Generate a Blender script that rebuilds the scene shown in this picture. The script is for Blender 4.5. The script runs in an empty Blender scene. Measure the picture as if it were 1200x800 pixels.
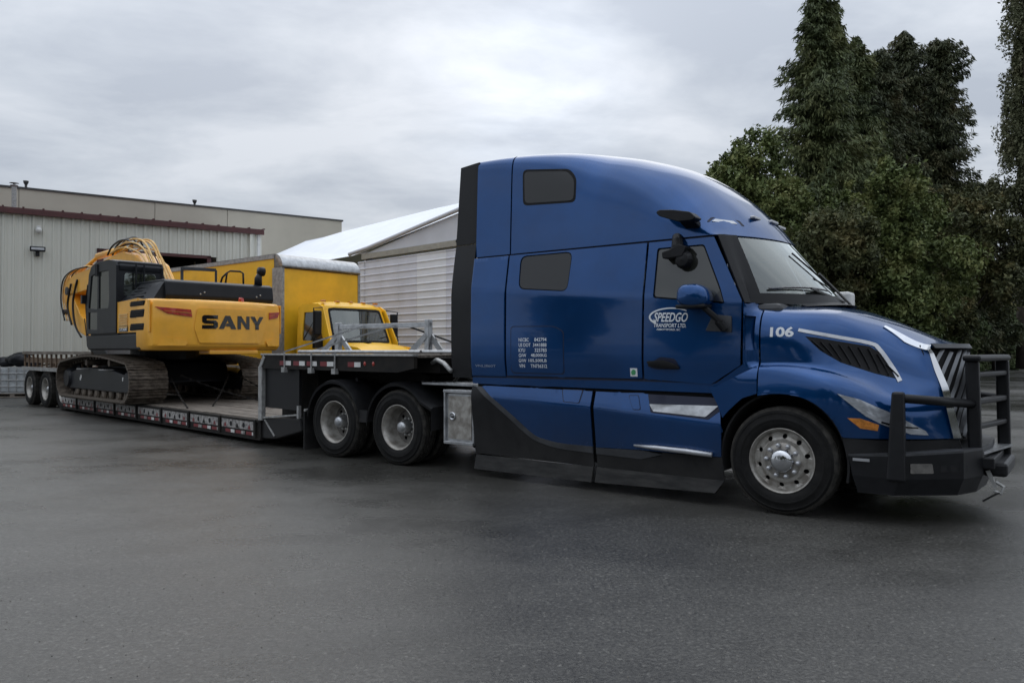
import bpy, bmesh, math, random
import numpy as np
from mathutils import Vector, Matrix
from mathutils.geometry import delaunay_2d_cdt
from mathutils.bvhtree import BVHTree
R = math.radians
random.seed(7); rng = np.random.default_rng(7)
sc = bpy.context.scene
col = sc.collection

# ------------------------------------------------------------------ camera
cd = bpy.data.cameras.new('camera'); cam = bpy.data.objects.new('camera', cd); col.objects.link(cam)
cam.location = (0, 0, 1.564); cam.rotation_euler = (R(90.683), 0, 0)
cd.lens = 26.91; cd.sensor_width = 36; cd.clip_end = 3000; cd.clip_start = 0.1
sc.camera = cam
# ------------------------------------------------------------------ sky, sun, exposure
SUN_EL, SUN_AZ = R(38), R(-8)           # azimuth measured from +Y towards +X
w = bpy.data.worlds.new('World'); sc.world = w; w.use_nodes = True
nt_ = w.node_tree; N = nt_.nodes; L = nt_.links; N.clear()
out = N.new('ShaderNodeOutputWorld'); bg = N.new('ShaderNodeBackground')
sky = N.new('ShaderNodeTexSky'); sky.sky_type = 'NISHITA'; sky.sun_disc = False
sky.sun_elevation = SUN_EL; sky.sun_rotation = SUN_AZ
tc = N.new('ShaderNodeTexCoord')
sep = N.new('ShaderNodeSeparateXYZ'); L.new(tc.outputs['Generated'], sep.inputs[0])
mx = N.new('ShaderNodeMath'); mx.operation = 'MAXIMUM'; L.new(sep.outputs['Z'], mx.inputs[0]); mx.inputs[1].default_value = 0.0
ad = N.new('ShaderNodeMath'); ad.operation = 'ADD'; L.new(mx.outputs[0], ad.inputs[0]); ad.inputs[1].default_value = 0.16
dv = N.new('ShaderNodeVectorMath'); dv.operation = 'DIVIDE'; L.new(tc.outputs['Generated'], dv.inputs[0])
cmb = N.new('ShaderNodeCombineXYZ')
for i in range(3): L.new(ad.outputs[0], cmb.inputs[i])
L.new(cmb.outputs[0], dv.inputs[1])
mp = N.new('ShaderNodeMapping'); mp.inputs['Scale'].default_value = (1.15, 1.55, 0.45); mp.inputs['Location'].default_value = (3.1, 1.4, 0.2)
mp.inputs['Rotation'].default_value = (0, 0, R(-18))
L.new(dv.outputs[0], mp.inputs[0])
n1 = N.new('ShaderNodeTexNoise'); n1.inputs['Scale'].default_value = 1.5; n1.inputs['Detail'].default_value = 8; n1.inputs['Roughness'].default_value = 0.56; n1.inputs['Distortion'].default_value = 0.25
L.new(mp.outputs[0], n1.inputs['Vector'])
cr = N.new('ShaderNodeValToRGB')
e = cr.color_ramp.elements
e[0].position = 0.36; e[0].color = (0.320, 0.350, 0.400, 1)
e[1].position = 0.66; e[1].color = (0.475, 0.50, 0.54, 1)
m_ = cr.color_ramp.elements.new(0.5); m_.color = (0.39, 0.42, 0.465, 1)
L.new(n1.outputs['Fac'], cr.inputs[0])
# a broad brighter part of the overcast where the sun stands behind the cloud
sd = N.new('ShaderNodeVectorMath'); sd.operation = 'DOT_PRODUCT'; L.new(tc.outputs['Generated'], sd.inputs[0])
gd = Vector((0.02, 1, 0.33)).normalized(); sd.inputs[1].default_value = gd
pw = N.new('ShaderNodeMath'); pw.operation = 'POWER'; L.new(sd.outputs['Value'], pw.inputs[0]); pw.inputs[1].default_value = 130
n2 = N.new('ShaderNodeTexNoise'); n2.inputs['Scale'].default_value = 3.2; n2.inputs['Detail'].default_value = 5
L.new(mp.outputs[0], n2.inputs['Vector'])
gl = N.new('ShaderNodeMath'); gl.operation = 'MULTIPLY'; L.new(pw.outputs[0], gl.inputs[0]); L.new(n2.outputs['Fac'], gl.inputs[1])
# overcast gets brighter towards the zenith
zn = N.new('ShaderNodeMath'); zn.operation = 'MULTIPLY_ADD'; z2 = N.new('ShaderNodeMath'); z2.operation = 'POWER'; z2.inputs[1].default_value = 2.0; L.new(mx.outputs[0], z2.inputs[0]); L.new(z2.outputs[0], zn.inputs[0]); zn.inputs[1].default_value = 2.1; zn.inputs[2].default_value = 0.98
zg = N.new('ShaderNodeMath'); zg.operation = 'MULTIPLY_ADD'; L.new(gl.outputs[0], zg.inputs[0]); zg.inputs[1].default_value = 0.75; L.new(zn.outputs[0], zg.inputs[2])
sc1 = N.new('ShaderNodeVectorMath'); sc1.operation = 'SCALE'; L.new(cr.outputs[0], sc1.inputs[0]); L.new(zg.outputs[0], sc1.inputs['Scale'])
sc2 = N.new('ShaderNodeVectorMath'); sc2.operation = 'SCALE'; L.new(sky.outputs[0], sc2.inputs[0]); sc2.inputs['Scale'].default_value = 0.006
sm = N.new('ShaderNodeVectorMath'); sm.operation = 'ADD'; L.new(sc1.outputs[0], sm.inputs[0]); L.new(sc2.outputs[0], sm.inputs[1])
L.new(sm.outputs[0], bg.inputs[0]); bg.inputs[1].default_value = 1.0
L.new(bg.outputs[0], out.inputs[0])
ld = bpy.data.lights.new('sun', 'SUN'); ld.energy = 0.5; ld.angle = R(70); ld.color = (1, 0.96, 0.9)
sun = bpy.data.objects.new('sun', ld); col.objects.link(sun)
sun.rotation_euler = Vector((math.sin(SUN_AZ)*math.cos(SUN_EL), math.cos(SUN_AZ)*math.cos(SUN_EL), math.sin(SUN_EL))).to_track_quat('Z', 'Y').to_euler()
sc.view_settings.view_transform = 'Standard'; sc.view_settings.look = 'None'
sc.view_settings.exposure = 0.35; sc.view_settings.gamma = 1.0

# ------------------------------------------------------------------ materials
def mat(name, rgb, rough=0.5, metal=0.0, coat=0.0, noise=0.0, nscale=6.0, bump=0.0, bscale=40.0, rgb2=None, spec=0.5, rvar=0.0, stretch=(1,1,1), trans=None, detail=5):
    m = bpy.data.materials.new(name); m.use_nodes = True
    nt = m.node_tree; b = nt.nodes['Principled BSDF']
    b.inputs['Base Color'].default_value = (*rgb, 1); b.inputs['Roughness'].default_value = rough
    b.inputs['Metallic'].default_value = metal; b.inputs['Coat Weight'].default_value = coat
    b.inputs['Coat Roughness'].default_value = 0.04; b.inputs['Specular IOR Level'].default_value = spec
    tc = nt.nodes.new('ShaderNodeTexCoord'); mp = nt.nodes.new('ShaderNodeMapping'); mp.inputs['Scale'].default_value = stretch
    nt.links.new(tc.outputs['Object'], mp.inputs[0])
    if noise > 0 or rgb2:
        n = nt.nodes.new('ShaderNodeTexNoise'); n.inputs['Scale'].default_value = nscale; n.inputs['Detail'].default_value = detail; n.inputs['Roughness'].default_value = 0.62
        nt.links.new(mp.outputs[0], n.inputs['Vector'])
        r = nt.nodes.new('ShaderNodeValToRGB'); r.color_ramp.elements[0].position = 0.36; r.color_ramp.elements[1].position = 0.66
        c2 = rgb2 if rgb2 else tuple(min(1, c*(1+noise)) for c in rgb)
        c1 = rgb if rgb2 else tuple(c*(1-noise) for c in rgb)
        r.color_ramp.elements[0].color = (*c1, 1); r.color_ramp.elements[1].color = (*c2, 1)
        nt.links.new(n.outputs['Fac'], r.inputs[0]); nt.links.new(r.outputs[0], b.inputs['Base Color'])
        if rvar > 0:
            mr = nt.nodes.new('ShaderNodeMapRange'); mr.inputs[3].default_value = max(0, rough-rvar); mr.inputs[4].default_value = min(1, rough+rvar)
            nt.links.new(n.outputs['Fac'], mr.inputs[0]); nt.links.new(mr.outputs[0], b.inputs['Roughness'])
    if bump > 0:
        n = nt.nodes.new('ShaderNodeTexNoise'); n.inputs['Scale'].default_value = bscale; n.inputs['Detail'].default_value = 3
        nt.links.new(mp.outputs[0], n.inputs['Vector'])
        bp = nt.nodes.new('ShaderNodeBump'); bp.inputs['Strength'].default_value = bump; bp.inputs['Distance'].default_value = 0.02
        nt.links.new(n.outputs['Fac'], bp.inputs['Height']); nt.links.new(bp.outputs[0], b.inputs['Normal'])
    return m
def glassmat(name, tint, tr=0.5, rough=0.02):
    m = bpy.data.materials.new(name); m.use_nodes = True
    nt = m.node_tree; nt.nodes.clear()
    o = nt.nodes.new('ShaderNodeOutputMaterial'); gl = nt.nodes.new('ShaderNodeBsdfGlossy'); gl.inputs['Roughness'].default_value = rough
    gl.inputs[0].default_value = (0.95, 1, 0.97, 1)
    tr_ = nt.nodes.new('ShaderNodeBsdfTransparent'); tr_.inputs[0].default_value = (*tint, 1)
    df = nt.nodes.new('ShaderNodeBsdfDiffuse'); df.inputs[0].default_value = (0.06, 0.065, 0.06, 1)
    m1 = nt.nodes.new('ShaderNodeMixShader'); m1.inputs[0].default_value = tr
    nt.links.new(df.outputs[0], m1.inputs[1]); nt.links.new(tr_.outputs[0], m1.inputs[2])
    fr = nt.nodes.new('ShaderNodeFresnel'); fr.inputs[0].default_value = 1.55
    ml = nt.nodes.new('ShaderNodeMath'); ml.operation = 'MULTIPLY'; ml.inputs[1].default_value = 3.0; ml.use_clamp = True
    nt.links.new(fr.outputs[0], ml.inputs[0])
    m2 = nt.nodes.new('ShaderNodeMixShader'); nt.links.new(ml.outputs[0], m2.inputs[0])
    nt.links.new(m1.outputs[0], m2.inputs[1]); nt.links.new(gl.outputs[0], m2.inputs[2]); nt.links.new(m2.outputs[0], o.inputs[0])
    return m
M = {}
M['blue'] = mat('blue_paint', (0.0006, 0.050, 0.182), 0.15, 0.55, 0.6, noise=0.12, nscale=1.3, bump=0.012, bscale=2.0, rvar=0.05)
def road_film(m, top=0.95, amt=0.45):
    # dried road dirt on the lowest panels, thinning upwards
    nt = m.node_tree; b = nt.nodes['Principled BSDF']; src = b.inputs['Base Color'].links[0].from_socket; l = nt.links
    tc = nt.nodes.new('ShaderNodeTexCoord'); sp = nt.nodes.new('ShaderNodeSeparateXYZ'); l.new(tc.outputs['Object'], sp.inputs[0])
    mr = nt.nodes.new('ShaderNodeMapRange'); mr.inputs[1].default_value = top; mr.inputs[2].default_value = 0.1; l.new(sp.outputs['Z'], mr.inputs[0])
    n = nt.nodes.new('ShaderNodeTexNoise'); n.inputs['Scale'].default_value = 5; n.inputs['Detail'].default_value = 7; n.inputs['Roughness'].default_value = 0.7; l.new(tc.outputs['Object'], n.inputs['Vector'])
    k = nt.nodes.new('ShaderNodeMath'); k.operation = 'MULTIPLY'; l.new(mr.outputs[0], k.inputs[0]); l.new(n.outputs['Fac'], k.inputs[1])
    k2 = nt.nodes.new('ShaderNodeMath'); k2.operation = 'MULTIPLY'; k2.inputs[1].default_value = amt*2; k2.use_clamp = True; l.new(k.outputs[0], k2.inputs[0])
    mx = nt.nodes.new('ShaderNodeMix'); mx.data_type = 'RGBA'; l.new(k2.outputs[0], mx.inputs[0]); l.new(src, mx.inputs[6]); mx.inputs[7].default_value = (0.055, 0.052, 0.048, 1)
    l.new(mx.outputs[2], b.inputs['Base Color'])
    rs = b.inputs['Roughness'].links
    mm = nt.nodes.new('ShaderNodeMath'); mm.operation = 'MULTIPLY_ADD'; mm.inputs[1].default_value = 0.5
    l.new(k2.outputs[0], mm.inputs[0])
    if rs: l.new(rs[0].from_socket, mm.inputs[2])
    else: mm.inputs[2].default_value = b.inputs['Roughness'].default_value
    l.new(mm.outputs[0], b.inputs['Roughness'])
road_film(M['blue'])
M['blueseam'] = mat('dark_seam', (0.004, 0.008, 0.03), 0.6)
M['black'] = mat('black_plastic', (0.009, 0.0095, 0.011), 0.5, spec=0.28, noise=0.25, nscale=5, bump=0.1, bscale=160, rvar=0.12)
M['blackgloss'] = mat('black_gloss', (0.008, 0.008, 0.009), 0.15, coat=0.5)
road_film(M['black'], 1.0, 0.35)
M['greyplastic'] = mat('grey_plastic', (0.042, 0.044, 0.048), 0.5, noise=0.3, nscale=4, rvar=0.1)
M['guard'] = mat('powder_coat_black', (0.010, 0.0105, 0.012), 0.42, spec=0.28, noise=0.2, nscale=9, bump=0.08, bscale=220)
M['rubber'] = mat('tyre_rubber', (0.005, 0.005, 0.005), 0.75, nscale=7, bump=0.2, bscale=60, rgb2=(0.013, 0.0125, 0.012), spec=0.25)
M['dark'] = mat('dark_interior', (0.008, 0.008, 0.009), 0.9)
M['chassis'] = mat('chassis_black', (0.007, 0.007, 0.007), 0.7, spec=0.25, rgb2=(0.020, 0.017, 0.014), nscale=5)
M['rimdark'] = mat('grimy_shaded_disc', (0.10, 0.095, 0.09), 0.6, 0.4, rgb2=(0.20, 0.19, 0.175), nscale=12)  # grime, plus the shade inside the deep wheel dish put into the colour
M['rubberdust'] = mat('dusty_tread', (0.022, 0.021, 0.019), 0.85, rgb2=(0.060, 0.056, 0.050), nscale=12, bump=0.3, bscale=70, spec=0.2)
M['chrome'] = mat('chrome', (0.62, 0.63, 0.65), 0.12, 1.0)
M['greychrome'] = mat('grey_chrome', (0.12, 0.125, 0.132), 0.35, 0.6)
M['scuffed'] = mat('scuffed_rubber', (0.014, 0.014, 0.014), 0.65, rgb2=(0.038, 0.037, 0.035), nscale=6, spec=0.25, stretch=(0.6, 1, 3))
M['alu'] = mat('brushed_aluminium', (0.42, 0.43, 0.44), 0.36, 0.85, noise=0.22, nscale=8, rvar=0.12)
M['rimalu'] = mat('dusty_rim', (0.24, 0.22, 0.195), 0.45, 0.6, rgb2=(0.48, 0.465, 0.43), nscale=9, rvar=0.1)
M['silver'] = mat('silver_trim', (0.50, 0.51, 0.53), 0.30, 0.6, noise=0.1, nscale=5)
M['whitedecal'] = mat('white_decal', (0.72, 0.74, 0.76), 0.5)
M['greydecal'] = mat('grey_decal', (0.30, 0.34, 0.42), 0.5)
M['green'] = mat('green_print', (0.06, 0.30, 0.12), 0.5)
M['lens'] = mat('headlight_lens', (0.40, 0.42, 0.45), 0.10, 0.35, 0.9, noise=0.18, nscale=14, stretch=(1, 1, 3))
M['amber'] = mat('amber_lens', (0.55, 0.20, 0.03), 0.2, coat=0.6, noise=0.3, nscale=30)
M['redlens'] = mat('red_lens', (0.42, 0.035, 0.02), 0.3, coat=0.5, noise=0.3, nscale=12)
M['glass'] = glassmat('windshield_glass', (0.75, 0.82, 0.78), 0.72)
M['glassdark'] = mat('tinted_glass', (0.028, 0.030, 0.026), 0.05, coat=0.3, spec=0.8)
M['glasssleeper'] = mat('sleeper_glass', (0.022, 0.023, 0.024), 0.22, spec=0.5)
M['yellow'] = mat('excavator_yellow', (0.86, 0.42, 0.040), 0.34, coat=0.25, noise=0.08, nscale=2.5, rvar=0.06)
M['boxyellow'] = mat('box_yellow', (0.88, 0.49, 0.016), 0.42, noise=0.10, nscale=1.2, coat=0.1)
M['hose'] = mat('hose_wrap', (0.60, 0.33, 0.07), 0.6, rgb2=(0.72, 0.50, 0.22), nscale=6)
M['exblack'] = mat('machine_black', (0.011, 0.012, 0.015), 0.4, spec=0.28, noise=0.2, nscale=4)
M['track'] = mat('track_steel', (0.060, 0.047, 0.036), 0.62, 0.3, rgb2=(0.20, 0.165, 0.13), nscale=7, bump=0.2, bscale=60)
M['wood'] = mat('weathered_deck', (0.085, 0.070, 0.055), 0.8, rgb2=(0.22, 0.19, 0.16), nscale=3.0, stretch=(0.6, 9, 4), bump=0.4, bscale=12)
M['woodbrown'] = mat('brown_board', (0.085, 0.055, 0.035), 0.85, rgb2=(0.17, 0.12, 0.08), nscale=6)
M['red'] = mat('red_reflector', (0.16, 0.010, 0.014), 0.4, noise=0.2)
M['white'] = mat('white_paint', (0.62, 0.62, 0.60), 0.5, noise=0.12, nscale=5)
M['pocket'] = mat('pale_pocket_plate', (0.13, 0.125, 0.12), 0.6, rgb2=(0.44, 0.42, 0.40), nscale=16)
M['galv'] = mat('galvanised', (0.34, 0.34, 0.33), 0.5, 0.4, noise=0.25, nscale=12)
M['wall'] = mat('ribbed_cream_steel', (0.56, 0.555, 0.495), 0.5, rgb2=(0.62, 0.615, 0.55), nscale=0.7, stretch=(1, 1, .25))
M['wall2'] = mat('beige_concrete', (0.44, 0.405, 0.335), 0.7, rgb2=(0.49, 0.455, 0.375), nscale=0.5, bump=0.05)
M['maroon'] = mat('maroon_trim', (0.070, 0.018, 0.018), 0.5, noise=0.15)
M['parapet'] = mat('dark_flashing', (0.05, 0.05, 0.05), 0.5)
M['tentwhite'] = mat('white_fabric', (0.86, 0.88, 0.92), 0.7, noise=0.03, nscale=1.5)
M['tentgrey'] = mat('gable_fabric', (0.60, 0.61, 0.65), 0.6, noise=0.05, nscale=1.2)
M['siding'] = mat('white_siding', (0.66, 0.67, 0.73), 0.45, noise=0.08, nscale=0.9)
M['siding2'] = mat('pale_siding', (0.78, 0.79, 0.82), 0.45, noise=0.05, nscale=0.9)
M['beam'] = mat('beige_beam', (0.34, 0.32, 0.27), 0.6, noise=0.1)
M['bark'] = mat('bark', (0.045, 0.035, 0.027), 0.9, noise=0.3, nscale=4, bump=0.6, bscale=14)
M['orange'] = mat('orange_flap', (0.48, 0.16, 0.03), 0.6, noise=0.2)
M['plasticwhite'] = mat('tote_plastic', (0.34, 0.36, 0.37), 0.4, noise=0.2, nscale=4)
M['concrete'] = mat('kerb_concrete', (0.30, 0.29, 0.27), 0.8, noise=0.2, nscale=3)
def leafmat(name, a, b, c, sc_=0.5):
    m = bpy.data.materials.new(name); m.use_nodes = True; nt = m.node_tree; p = nt.nodes['Principled BSDF']
    tc = nt.nodes.new('ShaderNodeTexCoord'); n = nt.nodes.new('ShaderNodeTexNoise'); n.inputs['Scale'].default_value = sc_; n.inputs['Detail'].default_value = 6; n.inputs['Roughness'].default_value = 0.75
    nt.links.new(tc.outputs['Object'], n.inputs['Vector'])
    r = nt.nodes.new('ShaderNodeValToRGB'); r.color_ramp.elements[0].position = 0.36; r.color_ramp.elements[1].position = 0.68
    r.color_ramp.elements[0].color = (*a, 1); r.color_ramp.elements[1].color = (*c, 1)
    k = r.color_ramp.elements.new(0.5); k.color = (*b, 1)
    nt.links.new(n.outputs['Fac'], r.inputs[0]); nt.links.new(r.outputs[0], p.inputs['Base Color'])
    p.inputs['Roughness'].default_value = 0.6; p.inputs['Specular IOR Level'].default_value = 0.25
    return m
M['cedar'] = leafmat('cedar_foliage', (0.04, 0.056, 0.026), (0.09, 0.112, 0.046), (0.19, 0.195, 0.08), 0.45)
M['cedard'] = leafmat('dark_cedar_foliage', (0.028, 0.038, 0.02), (0.066, 0.076, 0.036), (0.15, 0.13, 0.066), 0.5)
M['leafd'] = leafmat('dark_leaves', (0.034, 0.042, 0.02), (0.08, 0.088, 0.036), (0.185, 0.15, 0.062), 0.5)
M['ivy'] = leafmat('ivy_leaves', (0.042, 0.062, 0.02), (0.115, 0.145, 0.046), (0.23, 0.23, 0.085), 0.6)
M['hedge'] = leafmat('bramble_leaves', (0.05, 0.076, 0.036), (0.115, 0.155, 0.066), (0.21, 0.24, 0.115), 0.7)
M['birch'] = leafmat('birch_leaves', (0.06, 0.068, 0.035), (0.11, 0.118, 0.062), (0.18, 0.17, 0.1), 0.7)

def asphalt():
    m = bpy.data.materials.new('wet_asphalt'); m.use_nodes = True; nt = m.node_tree; p = nt.nodes['Principled BSDF']; l = nt.links
    tc = nt.nodes.new('ShaderNodeTexCoord')
    def noise(s, d=4, r=0.6, st=None, rot=0):
        n = nt.nodes.new('ShaderNodeTexNoise'); n.inputs['Scale'].default_value = s; n.inputs['Detail'].default_value = d; n.inputs['Roughness'].default_value = r
        mp = nt.nodes.new('ShaderNodeMapping'); mp.inputs['Scale'].default_value = st or (1, 1, 1); mp.inputs['Rotation'].default_value = (0, 0, rot); l.new(tc.outputs['Object'], mp.inputs[0]); l.new(mp.outputs[0], n.inputs['Vector'])
        return n.outputs['Fac']
    def vor(s):
        v = nt.nodes.new('ShaderNodeTexVoronoi'); v.inputs['Scale'].default_value = s; l.new(tc.outputs['Object'], v.inputs['Vector']); return v
    def ramp(src, *st):
        r = nt.nodes.new('ShaderNodeValToRGB'); e = r.color_ramp.elements
        e[0].position, e[1].position = st[0][0], st[-1][0]
        def c_(v): return (v, v, v, 1) if isinstance(v, (int, float)) else (*v, 1)
        e[0].color = c_(st[0][1]); e[1].color = c_(st[-1][1])
        for q in st[1:-1]: k = e.new(q[0]); k.color = c_(q[1])
        l.new(src, r.inputs[0]); return r.outputs[0]
    big = noise(0.16, 5, 0.55); mid = noise(1.1, 6, 0.65); streak = noise(0.42, 7, 0.66, (0.8, 1.35, 1), R(34)); g1 = noise(38, 4, 0.75); g2 = noise(120, 3, 0.8)
    va = vor(62); vb = vor(21); vc = vor(9)
    terms = [ramp(mid, (0.3, 0.84), (0.7, 1.14)), ramp(streak, (0.34, 0.80), (0.5, 1.0), (0.66, 1.12)), ramp(g1, (0.38, 0.55), (0.52, 1.0), (0.68, 1.7)), ramp(g2, (0.35, 0.6), (0.68, 1.6)),
             ramp(va.outputs['Color'], (0.1, 0.7), (0.8, 1.1), (0.95, 2.0)), ramp(vb.outputs['Distance'], (0.0, 2.1), (0.10, 1.5), (0.16, 1.0)), ramp(vc.outputs['Distance'], (0.0, 0.35), (0.06, 0.45), (0.10, 1.0))]
    cur = ramp(big, (0.36, (0.039, 0.038, 0.034)), (0.66, (0.070, 0.067, 0.060)))
    ds = nt.nodes.new('ShaderNodeVectorMath'); ds.operation = 'DISTANCE'; l.new(tc.outputs['Object'], ds.inputs[0]); ds.inputs[1].default_value = (-9.0, 23.0, 0)
    wob = nt.nodes.new('ShaderNodeMath'); wob.operation = 'MULTIPLY_ADD'; wob.inputs[1].default_value = 0.5; l.new(streak, wob.inputs[0]); l.new(ds.outputs['Value'], wob.inputs[2])
    mrr = nt.nodes.new('ShaderNodeMapRange'); mrr.inputs[1].default_value = 15.0; mrr.inputs[2].default_value = 25.0; l.new(wob.outputs[0], mrr.inputs[0])
    terms.append(ramp(mrr.outputs[0], (0.0, 1.0), (0.36, 1.0), (0.385, 0.84), (0.41, 1.0), (0.565, 1.0), (0.59, 0.82), (0.615, 1.0), (0.80, 1.0), (0.815, 0.9), (0.83, 1.0)))
    for x in terms:
        k = nt.nodes.new('ShaderNodeMix'); k.data_type = 'RGBA'; k.blend_type = 'MULTIPLY'; k.inputs[0].default_value = 1.0
        l.new(cur, k.inputs[6]); l.new(x, k.inputs[7]); cur = k.outputs[2]
    l.new(cur, p.inputs['Base Color'])
    mix = nt.nodes.new('ShaderNodeMath'); mix.operation = 'ADD'; l.new(streak, mix.inputs[0]); l.new(big, mix.inputs[1])
    rr = nt.nodes.new('ShaderNodeMapRange'); rr.inputs[1].default_value = 0.75; rr.inputs[2].default_value = 1.25; rr.inputs[3].default_value = 0.13; rr.inputs[4].default_value = 0.55
    l.new(mix.outputs[0], rr.inputs[0]); l.new(rr.outputs[0], p.inputs['Roughness'])
    bp = nt.nodes.new('ShaderNodeBump'); bp.inputs['Strength'].default_value = 0.6; bp.inputs['Distance'].default_value = 0.006
    ad = nt.nodes.new('ShaderNodeMath'); ad.operation = 'MULTIPLY_ADD'; ad.inputs[1].default_value = 0.6; l.new(g2, ad.inputs[0]); l.new(g1, ad.inputs[2])
    l.new(ad.outputs[0], bp.inputs['Height']); l.new(bp.outputs[0], p.inputs['Normal'])
    return m
M['asphalt'] = asphalt()

# ------------------------------------------------------------------ helpers
def link(o, parent=None):
    col.objects.link(o)
    if parent is not None: o.parent = parent
    return o
def thing(name, label, cat, loc=(0, 0, 0), rotz=0.0, group=None):
    o = bpy.data.objects.new(name, None); link(o); o.location = loc; o.rotation_euler = (0, 0, rotz); o.empty_display_size = 0.3
    tag(o, label, cat, group); return o
def tag(o, label=None, cat=None, group=None, kind=None):
    if label: o['label'] = label
    if cat: o['category'] = cat
    if group: o['group'] = group
    if kind: o['kind'] = kind
    return o
def mk(name, V, F, m, parent=None, smooth=False, solid=0.0, bevel=0.0, off=0.0, auto=None):
    me = bpy.data.meshes.new(name); me.from_pydata([tuple(v) for v in V], [], F)
    me.update()
    me.materials.append(M[m] if isinstance(m, str) else m)
    if smooth or auto:
        me.polygons.foreach_set('use_smooth', [True]*len(me.polygons))
    o = bpy.data.objects.new(name, me); link(o, parent)
    if auto:
        try: me.set_sharp_from_angle(angle=R(auto))
        except Exception: pass
    if solid:
        s = o.modifiers.new('s', 'SOLIDIFY'); s.thickness = abs(solid); s.offset = off
    if bevel:
        b = o.modifiers.new('b', 'BEVEL'); b.width = bevel; b.segments = 2; b.limit_method = 'ANGLE'; b.angle_limit = R(35)
    if solid and smooth:
        b = o.modifiers.new('e', 'EDGE_SPLIT'); b.split_angle = R(42)
    return o
class MB:
    def __init__(s): s.V = []; s.F = []
    def add(s, V, F):
        n = len(s.V); s.V += [tuple(v) for v in V]; s.F += [tuple(i+n for i in f) for f in F]; return s
    def box(s, x0, x1, y0, y1, z0, z1):
        V = [(x, y, z) for x in (x0, x1) for y in (y0, y1) for z in (z0, z1)]
        return s.add(V, [(0,1,3,2),(4,6,7,5),(0,4,5,1),(2,3,7,6),(0,2,6,4),(1,5,7,3)])
    def bar(s, p, q, w, h=None, up=(0,0,1)):
        h = h or w; p = Vector(p); q = Vector(q); d = (q-p).normalized(); u = Vector(up)
        if abs(d.dot(u)) > 0.98: u = Vector((1, 0, 0))
        a = d.cross(u).normalized(); b = a.cross(d).normalized()
        V = []
        for c in (p, q):
            for i, j in ((-1,-1),(1,-1),(1,1),(-1,1)): V.append(c + a*i*w/2 + b*j*h/2)
        return s.add(V, [(0,1,2,3)[::-1],(4,5,6,7),(0,1,5,4),(1,2,6,5),(2,3,7,6),(3,0,4,7)])
    def tube(s, pts, r, n=8, cap=True):
        pts = [Vector(p) for p in pts]; rs = r if isinstance(r, (list, tuple)) else [r]*len(pts)
        V = []; F = []; pa = None
        for i, p in enumerate(pts):
            d = (pts[min(i+1, len(pts)-1)] - pts[max(i-1, 0)]).normalized()
            if pa is None:
                u = Vector((0, 0, 1)) if abs(d.z) < 0.9 else Vector((1, 0, 0)); a = d.cross(u).normalized()
            else: a = (pa - d*pa.dot(d)).normalized()
            pa = a; b = d.cross(a)
            for k in range(n):
                t = 2*math.pi*k/n; V.append(p + (a*math.cos(t)+b*math.sin(t))*rs[i])
        for i in range(len(pts)-1):
            for k in range(n):
                F.append((i*n+k, i*n+(k+1) % n, (i+1)*n+(k+1) % n, (i+1)*n+k))
        if cap: F.append(tuple(range(n))[::-1]); F.append(tuple((len(pts)-1)*n+k for k in range(n)))
        return s.add(V, F)
    def lathe(s, prof, c=(0,0,0), axis='y', n=40, a0=0, a1=360, closed=None):
        full = abs(a1-a0-360) < 1e-6; m = n if full else n+1; V = []; F = []; P = len(prof)
        for i in range(m):
            t = R(a0+(a1-a0)*i/n)
            for (r, h) in prof:
                x, z = r*math.cos(t), r*math.sin(t)
                if axis == 'y': V.append((c[0]+x, c[1]+h, c[2]+z))
                elif axis == 'z': V.append((c[0]+x, c[1]+z, c[2]+h))
                else: V.append((c[0]+h, c[1]+x, c[2]+z))
        for i in range(n):
            j = (i+1) % m
            for k in range(P-1): F.append((i*P+k, i*P+k+1, j*P+k+1, j*P+k))
        return s.add(V, F)
    def prism(s, poly, y0, y1, plane='xz'):
        n = len(poly); V = []
        for y in (y0, y1):
            for (a, b) in poly:
                V.append((a, y, b) if plane == 'xz' else (a, b, y) if plane == 'xy' else (y, a, b))
        F = [tuple(range(n)), tuple(range(n, 2*n))[::-1]] + [(i, (i+1) % n, n+(i+1) % n, n+i) for i in range(n)]
        return s.add(V, F)
    def o(s, name, m, parent=None, **k): 
        ob = mk(name, s.V, s.F, m, parent, **k)
        bm = bmesh.new(); bm.from_mesh(ob.data); bmesh.ops.recalc_face_normals(bm, faces=bm.faces); bm.to_mesh(ob.data); bm.free()
        if k.get('auto'): 
            try: ob.data.set_sharp_from_angle(angle=R(k['auto']))
            except Exception: pass
        return ob
def smoothstep(t): t = max(0, min(1, t)); return t*t*(3-2*t)
def lerp(a, b, t): return a+(b-a)*t
def interp(x, tab):
    if x <= tab[0][0]: return tab[0][1]
    for (a, b), (c, d) in zip(tab, tab[1:]):
        if x <= c: return b+(d-b)*(x-a)/(c-a)
    return tab[-1][1]
def cspline(x, tab):
    n = len(tab)
    if x <= tab[0][0]: return tab[0][1]
    if x >= tab[-1][0]: return tab[-1][1]
    for i in range(n-1):
        x0, y0 = tab[i]; x1, y1 = tab[i+1]
        if x <= x1:
            h = x1-x0; t = (x-x0)/h
            m0 = (y1-tab[i-1][1])/(x1-tab[i-1][0]) if i > 0 else (y1-y0)/h
            m1 = (tab[i+2][1]-y0)/(tab[i+2][0]-x0) if i < n-2 else (y1-y0)/h
            return (2*t**3-3*t*t+1)*y0+(t**3-2*t*t+t)*h*m0+(-2*t**3+3*t*t)*y1+(t**3-t*t)*h*m1
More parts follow.
